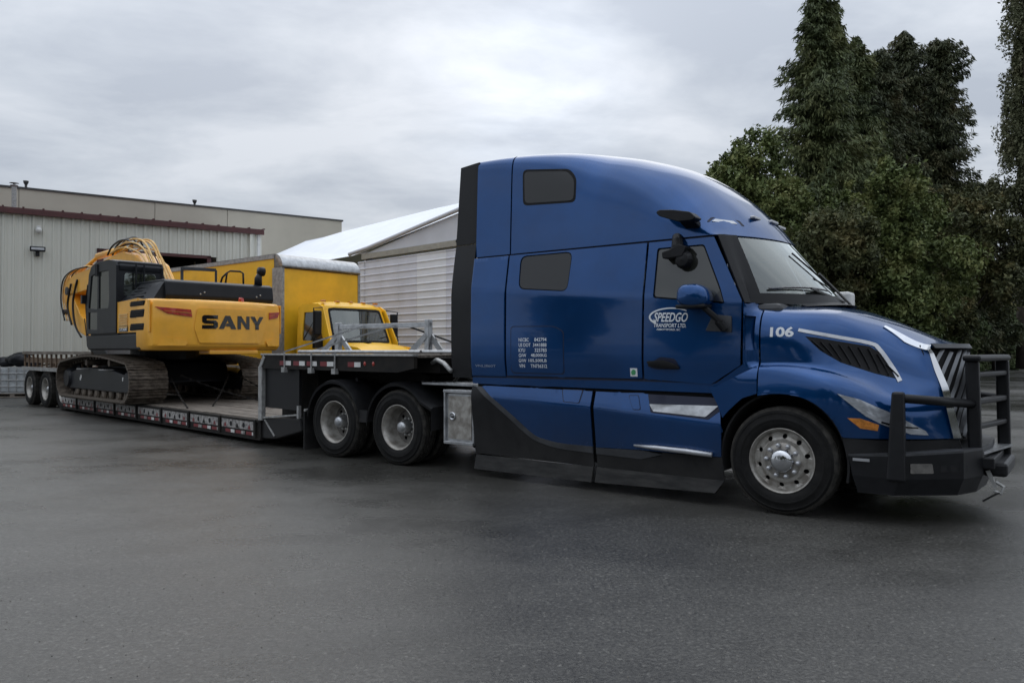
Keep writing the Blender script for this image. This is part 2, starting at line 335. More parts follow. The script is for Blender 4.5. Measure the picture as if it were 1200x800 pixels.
def rpoly(poly, r=0.04, n=4):
    """rounded polygon"""
    out_ = []; P = [Vector(p) for p in poly]; k = len(P)
    for i in range(k):
        a, b, c = P[i-1], P[i], P[(i+1) % k]
        d1 = (a-b); d2 = (c-b); rr = min(r, d1.length*0.45, d2.length*0.45)
        p = b+d1.normalized()*rr; q = b+d2.normalized()*rr
        for j in range(n+1):
            t = j/n; out_.append(tuple(p*(1-t)**2+b*2*t*(1-t)+q*t*t))
    return out_
def cdt(outline, holes=(), step=None):
    V = []; E = []
    for lp in [outline]+list(holes):
        n0 = len(V)
        pts = []
        for i, p in enumerate(lp):
            q = lp[(i+1) % len(lp)]; d = math.dist(p, q); m = max(1, int(d/step)) if step else 1
            for j in range(m): pts.append((p[0]+(q[0]-p[0])*j/m, p[1]+(q[1]-p[1])*j/m))
        V += pts; k = len(pts); E += [(n0+i, n0+(i+1) % k) for i in range(k)]
    nb = len(V)
    def inside(x, y, lp):
        c = False; j = len(lp)-1
        for i in range(len(lp)):
            if (lp[i][1] > y) != (lp[j][1] > y) and x < (lp[j][0]-lp[i][0])*(y-lp[i][1])/(lp[j][1]-lp[i][1])+lp[i][0]: c = not c
            j = i
        return c
    if step:
        xs = [p[0] for p in outline]; ys = [p[1] for p in outline]
        x = min(xs)+step*0.5
        while x < max(xs):
            y = min(ys)+step*0.5
            while y < max(ys):
                if inside(x, y, outline) and not any(inside(x, y, h) for h in holes): V.append((x, y))
                y += step
            x += step
    r = delaunay_2d_cdt([Vector(v) for v in V], E, [], 0, 1e-5)
    vv = [tuple(v) for v in r[0]]; ff = []
    for f in r[2]:
        cx = sum(vv[i][0] for i in f)/3; cy = sum(vv[i][1] for i in f)/3
        if inside(cx, cy, outline) and not any(inside(cx, cy, h) for h in holes): ff.append(tuple(f))
    return vv, ff
def panel(name, outline, wfn, m, parent, holes=(), step=None, solid=0.02, eps=0.0, side=-1, bevel=0.0, smooth=True):
    """outline in (x,z); wfn gives the half width there; side -1 is the kerb side seen in the photograph"""
    V, F = cdt(outline, holes, step)
    VV = [(a, side*(wfn(a, z)+eps), z) for a, z in V]
    F = [f if side < 0 else f[::-1] for f in F]
    # CCW in (x,z) seen from -y gives normal -y
    return mk(name, VV, F, m, parent, smooth=smooth, solid=solid, off=-1.0, bevel=bevel, auto=40)
dg = None
def text_geo(s, size=1.0, offset=0.0, shear=0.0, sx=1.0, align='LEFT'):
    cu = bpy.data.curves.new('t', 'FONT'); cu.body = s; cu.size = size; cu.offset = offset; cu.shear = shear; cu.align_x = align
    cu.resolution_u = 3
    ob = bpy.data.objects.new('t', cu); col.objects.link(ob)
    d = bpy.context.evaluated_depsgraph_get(); me = ob.evaluated_get(d).to_mesh()
    V = [(v.co.x*sx, v.co.y) for v in me.vertices]; F = [tuple(p.vertices) for p in me.polygons]
    ob.evaluated_get(d).to_mesh_clear(); bpy.data.objects.remove(ob); bpy.data.curves.remove(cu)
    return V, F
def decal(name, s, x, z, h, width, wfn, m, parent, eps=0.004, shear=0.0, bold=0.02, slope=0.0):
    V, F = text_geo(s, 1.0, bold, shear)
    x0 = min(v[0] for v in V); x1 = max(v[0] for v in V); y0 = min(v[1] for v in V); y1 = max(v[1] for v in V)
    P = [((v[0]-x0)/(x1-x0)*width + x, (v[1]-y0)/(y1-y0)*h + z + slope*(v[0]-x0)/(x1-x0)) for v in V]
    return mk(name, [(a, -(wfn(a, b)+eps), b) for a, b in P], F, m, parent)
def copy_tree(o, parent=None):
    c = o.copy(); col.objects.link(c); c.parent = parent
    for ch in list(o.children): copy_tree(ch, c)
    return c

# ------------------------------------------------------------------ ground
g = MB(); g.box(-400, 500, -150, 900, -0.3, 0.0)
tag(g.o('asphalt_ground', 'asphalt'), kind='structure')

# ================================================================== SEMI TRUCK
A = R(-37.44); U = (math.cos(A), math.sin(A)); NN = (-U[1], U[0])
C = (2.556+1.22*NN[0], 7.29+1.22*NN[1])
truck = thing('semi_truck', 'glossy blue sleeper semi truck with black bull bar coupled to the low trailer', 'truck', (C[0], C[1], 0), A)
ZB = 2.745
CROWN = [(-3.88, 4.0), (-3.5, 3.995), (-3.0, 3.975), (-2.5, 3.935), (-2.04, 3.86), (-1.6, 3.75), (-1.15, 3.57), (-0.75, 3.27), (-0.45, 2.96), (-0.29, ZB)]
def crease_z(a): return 2.30-(a+3.3)*0.085
def wcab(a, z):
    zc_ = crease_z(a)
    lo = 1.205+0.030*smoothstep((z-1.15)/0.35)
    d = z-zc_+0.03; q = 0.0 if d < 0 else (d*d/0.12 if d < 0.06 else d-0.03)
    return lo-0.012*max(0, min(z, zc_)-1.7)-q*0.17-0.012*max(0, 1.9-z)**2
WB = wcab(-2, ZB)
def roofpt(s, v):
    """s crown station, v 0 (kerb side) .. 1 (centre) """
    zc_ = cspline(s, CROWN); f = smoothstep((s+2.6)/2.3); p = lerp(lerp(22.0, 5.2, smoothstep((s+3.9)/1.9)**0.7), 3.0, f)
    th = v*math.pi/2
    wb = WB
    wv = wb*max(0, math.cos(th))**(2/p); t = max(0, math.sin(th))**(2/p)
    z = ZB+(zc_-ZB)*t
    wv *= 1-0.035*min(1, (z-ZB)/1.2)
    a = s-0.30*f*wv*wv
    return a, wv, z
def roof_mesh(s0, s1, ns, nv=22, inset=0.0):
    V = []; F = []; row = 2*nv+1
    for i in range(ns+1):
        s = lerp(s0, s1, i/ns)
        for j in range(row):
            v = j/nv
            if v <= 1: a, ww, z = roofpt(s, v); y = -ww
            else: a, ww, z = roofpt(s, 2-v); y = ww
            V.append((a, y*(1-inset), z-inset))
    for i in range(ns):
        for j in range(row-1):
            F.append((i*row+j, (i+1)*row+j, (i+1)*row+j+1, i*row+j+1))
    return V, F
V, F = roof_mesh(-3.30, -0.291, 70); roof = mk('roof_cap', V, F, 'blue', truck, smooth=True, solid=0.02, off=-1)
V1, F1 = roof_mesh(-3.86, -3.32, 10); mk('roof_fairing', V1, F1, 'blue', truck, smooth=True, solid=0.02, off=-1)
V2, F2 = roof_mesh(-3.84, -0.40, 40, inset=0.03); mk('roof_liner', V2, F2, 'blueseam', truck, smooth=True)
bv_roof = BVHTree.FromPolygons([Vector(v) for v in V], F)
def wroof(a, z):
    h = bv_roof.ray_cast(Vector((a, -4, z)), Vector((0, 1, 0)))
    return -h[0].y if h[0] else 1.0
# cab side panels
for sd_ in (-1, 1):
    k = dict(side=sd_)
    panel('side_fairing', [(-3.865, 1.245), (-3.325, 1.245), (-3.325, 2.725), (-3.865, 2.725)], wcab, 'blue', truck, step=0.05, bevel=0.005, **k)
    panel('sleeper_side', [(-3.30, 1.26), (-1.472, 1.262), (-1.452, 2.725), (-3.30, 2.725)], wcab, 'blue', truck, step=0.05, bevel=0.005,
          holes=[rpoly([(-3.12, 2.30), (-2.42, 2.24), (-2.395, 2.705), (-3.135, 2.705)], 0.09)], **k)
    wn = panel('sleeper_window', rpoly([(-3.112, 2.312), (-2.43, 2.252), (-2.408, 2.693), (-3.122, 2.693)], 0.08), wcab, 'glasssleeper', truck, step=0.15, eps=-0.008, **k)
    panel('window_seal', rpoly([(-3.15, 2.28), (-2.39, 2.22), (-2.37, 2.72), (-3.16, 2.72)], 0.10), wcab, 'dark', wn, step=0.15, eps=-0.02, **k)
    panel('sill_panel', [(-3.865, 1.15), (-0.60, 1.135), (-0.48, 1.235), (-3.865, 1.23)], lambda a, z: wcab(a, z)-0.01, 'blue', truck, step=0.2, **k)
    door = panel('door', [(-1.447, 1.262), (-0.70, 1.225), (-0.39, 1.42), (-0.372, 2.06), (-0.70, 2.725), (-1.427, 2.725)], wcab, 'blue', truck, step=0.045, bevel=0.005,
          holes=[rpoly([(-1.335, 2.12), (-0.545, 2.03), (-0.60, 2.20), (-0.80, 2.655), (-1.325, 2.655)], 0.03)], **k)
    dw = panel('door_window', rpoly([(-1.32, 2.135), (-0.56, 2.047), (-0.615, 2.19), (-0.812, 2.64), (-1.31, 2.64)], 0.03), wcab, 'glassdark', door, step=0.2, eps=-0.012, **k)
    panel('door_window_seal', rpoly([(-1.36, 2.10), (-0.52, 2.01), (-0.56, 2.20), (-0.77, 2.675), (-1.35, 2.675)], 0.03), wcab, 'dark', door, step=0.2, eps=-0.024, **k)
    panel('quarter_glass', [(-0.70, 2.065), (-0.56, 2.05), (-0.60, 2.17)], wcab, 'blackgloss', door, eps=0.002, **k)
    panel('fender_rear', [(-0.70, 1.20), (-0.62, 1.21), (-0.215, 1.42), (-0.215, 1.15), (-0.36, 1.10), (-0.49, 0.98), (-0.56, 0.90), (-0.615, 1.04)], lambda a, z: 1.268-0.9*max(0, z-1.30)**1.3, 'blue', truck, step=0.04, **k)
# upper sleeper window lying in the roof side
upw = panel('sleeper_window', rpoly([(-3.10, 3.345), (-2.40, 3.30), (-2.40, 3.54), (-2.50, 3.655), (-3.12, 3.735)], 0.06), wroof, 'glasssleeper', truck, step=0.12, eps=0.006, solid=0.012)
panel('window_seal', rpoly([(-3.13, 3.32), (-2.375, 3.275), (-2.375, 3.56), (-2.48, 3.685), (-3.145, 3.765)], 0.07), wroof, 'dark', upw, step=0.12, eps=0.003, solid=0.012)
# belt seam and shadow gaps, inner shell
b = MB(); b.prism([(-3.84, 1.16), (-1.62, 1.16), (-1.62, 2.76), (-3.84, 2.76)], -1.10, -1.095)
b.prism([(-3.84, 1.16), (-1.62, 1.16), (-1.62, 2.76), (-3.84, 2.76)], 1.095, 1.10)
b.box(-3.84, -3.82, -1.03, 1.03, 1.0, 3.85); b.box(-1.66, -1.62, -1.0, 1.0, 1.16, 3.3); b.box(-3.82, -0.2, -1.14, 1.14, 1.10, 1.15)
b.box(-1.60, -0.42, -1.172, -1.165, 1.15, 2.02); b.box(-1.60, -0.42, 1.165, 1.172, 1.15, 2.02)
b.box(-1.60, -0.62, -0.95, 0.95, 2.735, 2.76)
b.o('inner_shell', 'dark', truck)
for sd_ in (-1, 1):
    panel('seam_strip', [(-3.86, 2.70), (-0.72, 2.70), (-0.72, 2.77), (-3.86, 2.77)], lambda a, z: WB-0.022, 'blueseam', truck, step=0.3, side=sd_)
    panel('seam_strip', [(-3.86, 1.20), (-0.62, 1.20), (-0.62, 1.30), (-3.86, 1.30)], lambda a, z: 1.19, 'blueseam', truck, step=0.3, side=sd_)
# dark rear extenders (fins)
def wfin(a, z): return (wcab(-3.8, z) if z < ZB-0.02 else WB-0.045*(z-ZB))-(abs(a+3.87))*0.10
zr = [2.93+(4.03-2.93)*i/10 for i in range(11)]
for sd_ in (-1, 1):
    panel('side_extender', [(-4.235, 2.93), (-3.85, 2.93), (-3.85, 3.965), (-4.19, 3.945)], wfin, 'black', truck, step=0.08, side=sd_, solid=0.035)
    panel('side_extender', [(-4.22, 1.22), (-3.87, 1.22), (-3.86, 2.915), (-4.235, 2.915)], wfin, 'black', truck, step=0.2, side=sd_, solid=0.035)
b = MB(); MB().add([(-4.10, -1.0, 3.94), (-4.10, 1.0, 3.94), (-3.87, 1.0, 3.97), (-3.87, -1.0, 3.97), (-4.10, -1.0, 3.91), (-4.10, 1.0, 3.91), (-3.87, 1.0, 3.94), (-3.87, -1.0, 3.94)], [(0,1,2,3),(7,6,5,4),(0,4,5,1),(1,5,6,2),(2,6,7,3),(3,7,4,0)])

# windshield
def wspt(wv, z):
    t = (ZB-z)/(ZB-2.08); c0 = lerp(-0.29, 0.235, t); k = lerp(0.30, 0.53, t)
    return c0-k*wv*wv
def ws_mesh(w0, w1, z0, z1, nw, nz, eps=0.0, wtop=None):
    V = []; F = []
    for i in range(nz+1):
        z = lerp(z0, z1, i/nz)
        for j in range(nw+1):
            ww = lerp(w0(z) if callable(w0) else w0, w1(z) if callable(w1) else w1, j/nw)
            V.append((wspt(ww, z)+eps, ww, z))
    for i in range(nz):
        for j in range(nw): F.append((i*(nw+1)+j, i*(nw+1)+j+1, (i+1)*(nw+1)+j+1, (i+1)*(nw+1)+j))
    return V, F
ge = lambda z: lerp(0.985, 0.94, (z-2.08)/(ZB-2.08))
V, F = ws_mesh(lambda z: -ge(z), ge, 2.135, 2.725, 28, 8); mk('windshield', V, F, 'glass', truck, smooth=True)
for s_ in (-1, 1):
    V, F = ws_mesh(lambda z: s_*(ge(z)-0.01), lambda z: s_*(ge(z)+0.16), 2.03, ZB-0.005, 4, 8, 0.004)
    # outer edge is pulled back to the door line
    for i in range(0, len(V), 5):
        x, y, z = V[i+4]; yy = wcab(x, z)-0.004; V[i+4] = (lerp(-0.362, -0.668, (z-2.06)/(ZB-2.06)), s_*yy, z)
        V[i+3] = (lerp(V[i][0], V[i+4][0], 0.62), s_*lerp(abs(V[i][1]), yy, 0.80), z)
    mk('windshield_pillar', V, F, 'black', truck, smooth=True, solid=0.03)
V, F = ws_mesh(-0.985, 0.985, 2.03, 2.14, 24, 2, 0.003); mk('cowl_trim', V, F, 'black', truck, smooth=True)
b = MB()
cp = [(-0.42, 2.05), (-0.10, 2.045)]
nV = []; nF = []
for j in range(25):
    ww = lerp(-0.74, 0.74, j/24); x0 = wspt(min(abs(ww), 0.99), 2.10)-0.10
    nV += [(x0, ww*0.98, 2.10-0.03*ww*ww), (x0+0.26, ww*0.93, 2.035-0.05*ww*ww)]
for j in range(24): nF.append((2*j, 2*j+1, 2*j+3, 2*j+2))
mk('cowl_grille', nV, nF, 'black', truck, smooth=True)
# interior: dashboard, seats, steering wheel, papers
b = MB(); b.box(-0.62, -0.05, -1.04, 1.04, 1.75, 2.03); b.o('dashboard', 'greyplastic', truck, bevel=0.05)
for yy in (-0.55, 0.55):
    b = MB(); b.box(-1.35, -0.85, yy-0.26, yy+0.26, 1.45, 1.62); b.box(-1.45, -1.30, yy-0.25, yy+0.25, 1.6, 2.30); b.box(-1.44, -1.34, yy-0.13, yy+0.13, 2.33, 2.52)
    b.o('seat', 'greyplastic', truck, bevel=0.05)
b = MB(); ring = [(-0.72+0.09*math.sin(t), 0.55+0.22*math.cos(t), 2.02+0.2*math.sin(t)) for t in [2*math.pi*i/24 for i in range(25)]]
b.tube(ring, 0.015, 6, False); b.o('steering_wheel', 'black', truck, smooth=True)
b = MB(); b.box(-0.30, -0.12, -0.62, -0.42, 2.035, 2.14); b.box(-0.22, -0.10, -0.38, -0.22, 2.035, 2.19); b.o('dash_papers', 'white', truck, bevel=0.01)
# wipers
for (p, q, t1) in (((0.07, -0.70, 2.125), (0.175, -0.05, 2.145), 0), ((0.13, 0.12, 2.14), (-0.07, 0.30, 2.56), 1)):
    b = MB()
    pts = []
    if t1 == 0:
        for i in range(9):
            ww = lerp(-0.90, -0.18, i/8); z = 2.185+0.02*math.sin(i/8*3.1); pts.append((wspt(ww, z)+0.03, ww, z))
        pts2 = [(0.25, 0.12, 2.085), (wspt(-0.5, 2.2)+0.06, -0.5, 2.20)]
    else:
        for i in range(9):
            z = lerp(2.19, 2.60, i/8); ww = lerp(0.02, -0.30, i/8); pts.append((wspt(ww, z)+0.03, ww, z))
        pts2 = [(0.22, 0.50, 2.07), (wspt(-0.12, 2.38)+0.06, -0.12, 2.38)]
    b.tube(pts, 0.010, 5); b.tube([pts2[0], pts2[1]], 0.014, 5); b.o('wiper', 'blackgloss', truck)

# hood -----------------------------------------------------------------
ZC = [(-0.22, 2.055), (0.0, 2.035), (0.35, 2.005), (0.77, 1.905), (1.0, 1.835), (1.22, 1.745), (1.34, 1.685), (1.42, 1.615)]
CRS = [(-0.22, 1.425), (0.05, 1.43), (0.32, 1.40), (0.70, 1.30), (0.95, 1.18), (1.2, 1.10), (1.5, 1.05)]
def arch_z(a):
    q = abs(a)/0.585
    return 0.50+0.655*(1-q**2.3)**(1/2.3) if q < 1 else 0.5
def section(s):
    zc_ = cspline(s, ZC); zf = cspline(s, CRS); u = smoothstep((s+0.2)/1.3); up = lerp(1.22, 0.98, u)
    P = [(0, zc_), (0.20, zc_-0.004), (0.38, zc_-0.016), (0.55, zc_-0.045), (0.68, zc_-0.09), (0.775, zc_-0.17), (0.83, zc_-0.28), (0.865, zc_-0.42)]
    P = [(w_*up, z) for w_, z in P]
    rear = [(0, 2.055), (0.28, 2.05), (0.52, 2.04), (0.80, 2.02), (1.00, 1.985), (1.10, 1.925), (1.155, 1.83), (1.18, 1.70)]
    ub = smoothstep((s+0.25)/1.15)
    P = [(lerp(q[0], p[0], ub), lerp(q[1]-2.055+zc_, p[1], ub)) for p, q in zip(P, rear)]
    wl = P[-1][0]; z7 = P[-1][1]
    w8 = lerp(1.175, 1.075, ub)
    P += [(lerp(wl, w8, 0.55), lerp(z7, zf+0.015, 0.72)), (w8, zf+0.010), (max(1.175, w8+0.05), zf-0.030), (1.245, zf-0.10), (1.268, min(zf-0.22, 1.15)), (1.265, min(zf-0.29, 0.98)), (1.24, 0.775)]
    T = max(0, (s-0.35)/1.07)**1.7
    last = []
    for i, (w_, z) in enumerate(P):
        if i <= 3: last.append((0.57*i/3, 1.62-0.01*i/3))
        else: last.append((0.57+0.05*min(1, (i-3)/5), lerp(1.60, 0.77, (i-3)/(len(P)-4))))
    out_ = []
    for i, ((w0, z0), (w1, z1)) in enumerate(zip(P, last)):
        tw = T**1.15; ww = lerp(w0, w1, tw); zz = lerp(z0, z1, T**1.2)
        sh = 0.80*min(ww, 0.575 if T > 0.99 else 0.62)**2*T
        rake = 0.0
        dz = max(0, 1.61-zz)
        rake = T*(min(dz, 0.38)*0.40+max(0, dz-0.38)*0.22)
        out_.append((s-sh+rake, ww, zz))
    return out_
def resample(P, n):
    # catmull-rom through control points, uniform by index
    out_ = []
    m = len(P)-1
    for k in range(n+1):
        t = k/n*m; i = min(int(t), m-1); f = t-i
        p0, p1, p2, p3 = P[max(i-1, 0)], P[i], P[i+1], P[min(i+2, m)]
        out_.append(tuple(0.5*((2*p1[c])+(-p0[c]+p2[c])*f+(2*p0[c]-5*p1[c]+4*p2[c]-p3[c])*f*f+(-p0[c]+3*p1[c]-3*p2[c]+p3[c])*f**3) for c in range(3)))
    return out_
NS, NVV = 84, 56
rows = []
for i in range(NS+1):
    s = lerp(-0.205, 1.42, (i/NS)**0.85)
    sec = resample(section(s), NVV)
    # trim to the wheel arch
    cut = []
    for (a, ww, z) in sec:
        za = arch_z(a) if abs(a) < 0.585 else 0
        cut.append((a, ww, max(z, za) if ww > 0.9 else z))
    rows.append(cut)
HV = []; HF = []; row = 2*NVV+1
for r_ in rows:
    for j in range(NVV, 0, -1): a, ww, z = r_[j]; HV.append((a, -ww, z))
    for j in range(NVV+1): a, ww, z = r_[j]; HV.append((a, ww, z))
for i in range(NS):
    for j in range(row-1):
        ids = (i*row+j, (i+1)*row+j, (i+1)*row+j+1, i*row+j+1)
        z4 = [HV[q] for q in ids]
        # drop degenerate faces flattened on to the arch
        if max(math.dist(z4[0], z4[3]), math.dist(z4[1], z4[2])) < 0.002: continue
        HF.append(ids)
hood = mk('hood', HV, HF, 'blue', truck, smooth=True, solid=0.02, off=-1)
bv_hood = BVHTree.FromPolygons([Vector(v) for v in HV], HF)
def whood(a, z):
    h = bv_hood.ray_cast(Vector((a, -4, z)), Vector((0, 1, 0)))
    if h[0]: return -h[0].y
    for dz in (0.02, 0.05, 0.1, -0.02, -0.05):
        h = bv_hood.ray_cast(Vector((a, -4, z-dz)), Vector((0, 1, 0)))
        if h[0]: return -h[0].y
    for da in (0.02, 0.05, 0.1, 0.2):
        h = bv_hood.ray_cast(Vector((a-da, -4, z)), Vector((0, 1, 0)))
        if h[0]: return -h[0].y
    return 0.6
def wcowl(a, z):
    t = smoothstep((a+0.36)/0.13); return lerp(wcab(a, z), whood(-0.19, min(z, 2.0)), t) if z > 1.42 else wcab(a, z)
for sd_ in (-1, 1):
    panel('cowl_side', [(-0.363, 1.43), (-0.555, 1.30), (-0.70, 1.20), (-0.50, 1.14), (-0.222, 1.32), (-0.222, 1.96), (-0.20, 2.01), (-0.352, 2.045)], wcowl, 'blue', truck, step=0.035, side=sd_,
          holes=[[(-0.345, 1.57), (-0.262, 1.57), (-0.262, 1.90), (-0.345, 1.91)]])
    panel('cowl_vent', [(-0.35, 1.56), (-0.255, 1.56), (-0.255, 1.91), (-0.35, 1.92)], wcowl, 'blue', truck, eps=-0.035, side=sd_)
def strip(pts, wd0, wd1=None):
    """polyline in (x,z) widened downwards/rearwards to a band"""
    n = len(pts); L_ = []; R_ = []
    for i, p in enumerate(pts):
        a = Vector(pts[max(i-1, 0)]); c = Vector(pts[min(i+1, n-1)]); d = (c-a).normalized(); nn = Vector((-d.y, d.x))
        wd = lerp(wd0, wd1 or wd0, i/(n-1)); L_.append(tuple(Vector(p)+nn*wd/2)); R_.append(tuple(Vector(p)-nn*wd/2))
    return R_+L_[::-1]
def smoothline(pts, n=6):
    P = [(p[0], p[1], 0) for p in pts]; return [(q[0], q[1]) for q in resample(P, n*(len(P)-1))]
# side vent
vent_o = [(0.20, 1.70), (0.30, 1.685), (0.70, 1.605), (0.79, 1.54), (0.915, 1.31), (0.76, 1.355), (0.50, 1.455), (0.33, 1.565)]
vent = panel('hood_vent', vent_o, whood, 'dark', truck, step=0.06, eps=0.004, solid=0.012)
b = MB()
for i in range(9):
    x0 = 0.26+i*0.072; 
    def top(x): return interp(x, [(0.2, 1.69), (0.70, 1.60), (0.79, 1.53), (0.92, 1.32)])
    def bot(x): return interp(x, [(0.2, 1.68), (0.33, 1.57), (0.50, 1.46), (0.76, 1.36), (0.92, 1.305)])
    xa, xb = x0, x0+0.10
    za, zb_ = top(xa)-0.02, bot(min(xb, 0.9))+0.015
    if za-zb_ < 0.03: continue
    pts = [(lerp(xa, xb, t), -(whood(lerp(xa, xb, t), lerp(za, zb_, t))+0.014), lerp(za, zb_, t)) for t in (0, .33, .66, 1)]
    mk('louver', [(p[0]+dx, p[1]+dy, p[2]) for p in pts for dx, dy in ((-0.010, 0.004), (0.010, -0.006))], [(0,1,3,2),(2,3,5,4),(4,5,7,6)], 'black', vent, solid=0.006)
panel('vent_trim', strip(smoothline([(0.14, 1.762), (0.40, 1.705), (0.70, 1.636), (0.78, 1.575), (0.88, 1.42), (0.955, 1.285)], 4), 0.030, 0.034), whood, 'silver', truck, step=0.05, eps=0.012, solid=0.018)
# chrome strip along the grille edge
gs = []
for t in range(0, 29):
    f = t/28
    if f < 0.3: x, z = lerp(0.90, 1.145, f/0.3), lerp(1.728, 1.640, f/0.3)
    else:
        z = lerp(1.640, 0.745, (f-0.3)/0.7); x = 1.150+min(1.61-z, 0.38)*0.40+max(0, 1.23-z)*0.22 if z < 1.61 else 1.150
    gs.append((x, z))
def wtrim(a, z): 
    return whood(a-0.012, z)
j3 = int(NVV*3/14)
outer = [rows[k][j3] for k in range(NS-34, NS+1, 2)]+[rows[-1][j] for j in range(j3, NVV+1)]
inner = [rows[min(NS-3, k)][j3+3] for k in range(NS-34, NS+1, 2)]+[rows[NS-3][max(j, j3+3)] for j in range(j3, NVV+1)]
tv = []
for i, (p, q) in enumerate(zip(outer, inner)):
    f = min(1, i/8)
    q = tuple(lerp(p[c], q[c], 0.2+0.55*f-(0.22 if i >= 18 else 0)) for c in range(3)); tv += [(q[0], -q[1]-0.010, q[2]+0.004), (p[0]+0.010, -p[1]-0.004, p[2]+0.008)]
mk('grille_trim', tv, [(2*i, 2*i+1, 2*i+3, 2*i+2) for i in range(len(outer)-1)], 'chrome', truck, smooth=True, solid=0.012)
mk('grille_trim', [(x, -y, z) for x, y, z in tv], [(2*i, 2*i+2, 2*i+3, 2*i+1) for i in range(len(outer)-1)], 'chrome', truck, smooth=True, solid=0.012)
# grille surface
def gx(ww, z): 
    dz = max(0, 1.61-z); ed = 1.15+min(dz, 0.38)*0.40+max(0, dz-0.38)*0.22; ce = 1.415+min(dz, 0.38)*0.12+max(0, dz-0.38)*0.02
    return ce-(ce-ed)*ww*ww/0.335
V = []; F = []
for i in range(13):
    z = lerp(0.74, 1.615, i/12)
    for j in range(17): ww = lerp(-0.6, 0.6, j/16); V.append((gx(ww, z)-0.05, ww, z))
for i in range(12):
    for j in range(16): F.append((i*17+j, i*17+j+1, (i+1)*17+j+1, (i+1)*17+j))
grille = mk('grille', V, F, 'dark', truck, smooth=True)
for k in range(-7, 10):
    c0 = 0.74+k*0.118
    for s_ in (-1, 1):
        seg = []
        for t in range(9):
            ww = lerp(0.56, 0.02, t/8); z = c0+0.12+(0.56-ww)*1.05
            if 0.76 < z < 1.60: seg.append((gx(ww, z), s_*ww, z))
        if len(seg) >= 2:
            VV = []
            for p in seg: VV += [(p[0]-0.03, p[1], p[2]-0.016), (p[0]-0.004, p[1], p[2]+0.0), (p[0]-0.03, p[1], p[2]+0.016)]
            FF = []
            for i in range(len(seg)-1):
                FF += [(3*i, 3*i+1, 3*i+4, 3*i+3), (3*i+1, 3*i+2, 3*i+5, 3*i+4)]
            mk('grille_bar', VV, FF, 'greychrome', grille, smooth=True, solid=0.006)
b = MB(); b.bar((1.50, -0.08, 1.28), (1.47, 0.10, 1.40), 0.03, 0.012); b.o('grille_badge', 'chrome', grille)
# lip between hood top and grille
lip = []
for j in range(17):
    ww = lerp(-0.545, 0.545, j/16); lip += [(gx(ww, 1.61)-0.01, ww, 1.625), (gx(ww, 1.58)+0.012, ww, 1.585)]
mk('grille_lip', lip, [(2*j, 2*j+1, 2*j+3, 2*j+2) for j in range(16)], 'greyplastic', truck, smooth=True, solid=0.015)
# headlight
hl = panel('headlight', [(0.52, 1.175), (0.70, 1.125), (0.92, 1.01), (1.06, 0.92), (1.17, 0.845), (1.19, 0.805), (1.07, 0.815), (0.86, 0.905), (0.745, 0.975)], whood, 'lens', truck, step=0.03, eps=0.012, solid=0.012)
panel('headlight_brow', strip([(0.86, 0.925), (0.98, 0.885), (1.12, 0.870)], 0.014), whood, 'blackgloss', hl, step=0.03, eps=0.017, solid=0.01)
panel('turn_signal', [(0.60, 0.955), (0.70, 0.955), (0.84, 0.90), (0.83, 0.845), (0.70, 0.865)], whood, 'amber', truck, step=0.05, eps=0.007, solid=0.012)
panel('lower_valance', [(0.555, 0.775), (0.80, 0.76), (1.10, 0.755), (1.40, 0.765), (1.44, 0.64), (0.585, 0.60)], lambda a, z: whood(a, max(z, 0.80))-0.01 if a < 1.35 else 0.62, 'black', truck, step=0.05)
# number, decals
decal('number_decal', '106', -0.115, 1.695, 0.098, 0.215, whood, 'whitedecal', truck, bold=0.035)
ww_ = wcab
d = decal('company_name_decal', 'SPEEDGO', -1.325, 1.868, 0.098, 0.39, ww_, 'whitedecal', truck, shear=0.35, bold=0.02, slope=-0.012)
decal('transport_text', 'TRANSPORT LTD.', -1.32, 1.812, 0.040, 0.365, ww_, 'whitedecal', d, shear=0.2, bold=0.02, slope=-0.012)
decal('city_text', 'ABBOTSFORD, BC', -1.29, 1.776, 0.022, 0.27, ww_, 'whitedecal', d, bold=0.02, slope=-0.01)
arc = [(-1.135+0.235*math.cos(t), 1.918+0.088*math.sin(t)) for t in [R(x) for x in range(38, 236, 9)]]
panel('logo_arc', strip(arc, 0.010, 0.022), ww_, 'whitedecal', d, eps=0.004, solid=0.002)
for i, (a_, b_, wa, wb2) in enumerate([('NSCBC', '842794', 0.15, 0.175), ('US DOT', '3441888', 0.175, 0.195), ('KYU', '325783', 0.095, 0.17), ('GVW', '48,000KG', 0.11, 0.225), ('GVW', '105,500LB', 0.11, 0.26), ('VIN', 'TN736312', 0.085, 0.235)]):
    z_ = 1.672-i*0.062
    decal('registration_text', a_, -3.105, z_, 0.042, wa, ww_, 'whitedecal', truck, bold=0.01)
    decal('registration_number', b_, -2.70-wb2, z_, 0.042, wb2, ww_, 'whitedecal', truck, bold=0.01)
decal('model_text', 'VNL|860T', -3.795, 1.352, 0.038, 0.33, ww_, 'greydecal', truck, bold=0.0)
st = panel('inspection_sticker', [(-1.61, 1.285), (-1.525, 1.285), (-1.525, 1.375), (-1.61, 1.375)], ww_, 'whitedecal', truck, eps=0.004, solid=0.002)
panel('leaf_print', rpoly([(-1.595, 1.30), (-1.55, 1.305), (-1.54, 1.345), (-1.57, 1.365), (-1.60, 1.34)], 0.015), ww_, 'green', st, eps=0.0065, solid=0.002)
hatch = panel('luggage_door', rpoly([(-3.22, 1.30), (-2.47, 1.30), (-2.47, 1.78), (-2.60, 1.84), (-3.22, 1.85)], 0.05), ww_, 'blue', truck, step=0.12, eps=0.004, solid=0.01, bevel=0.003)
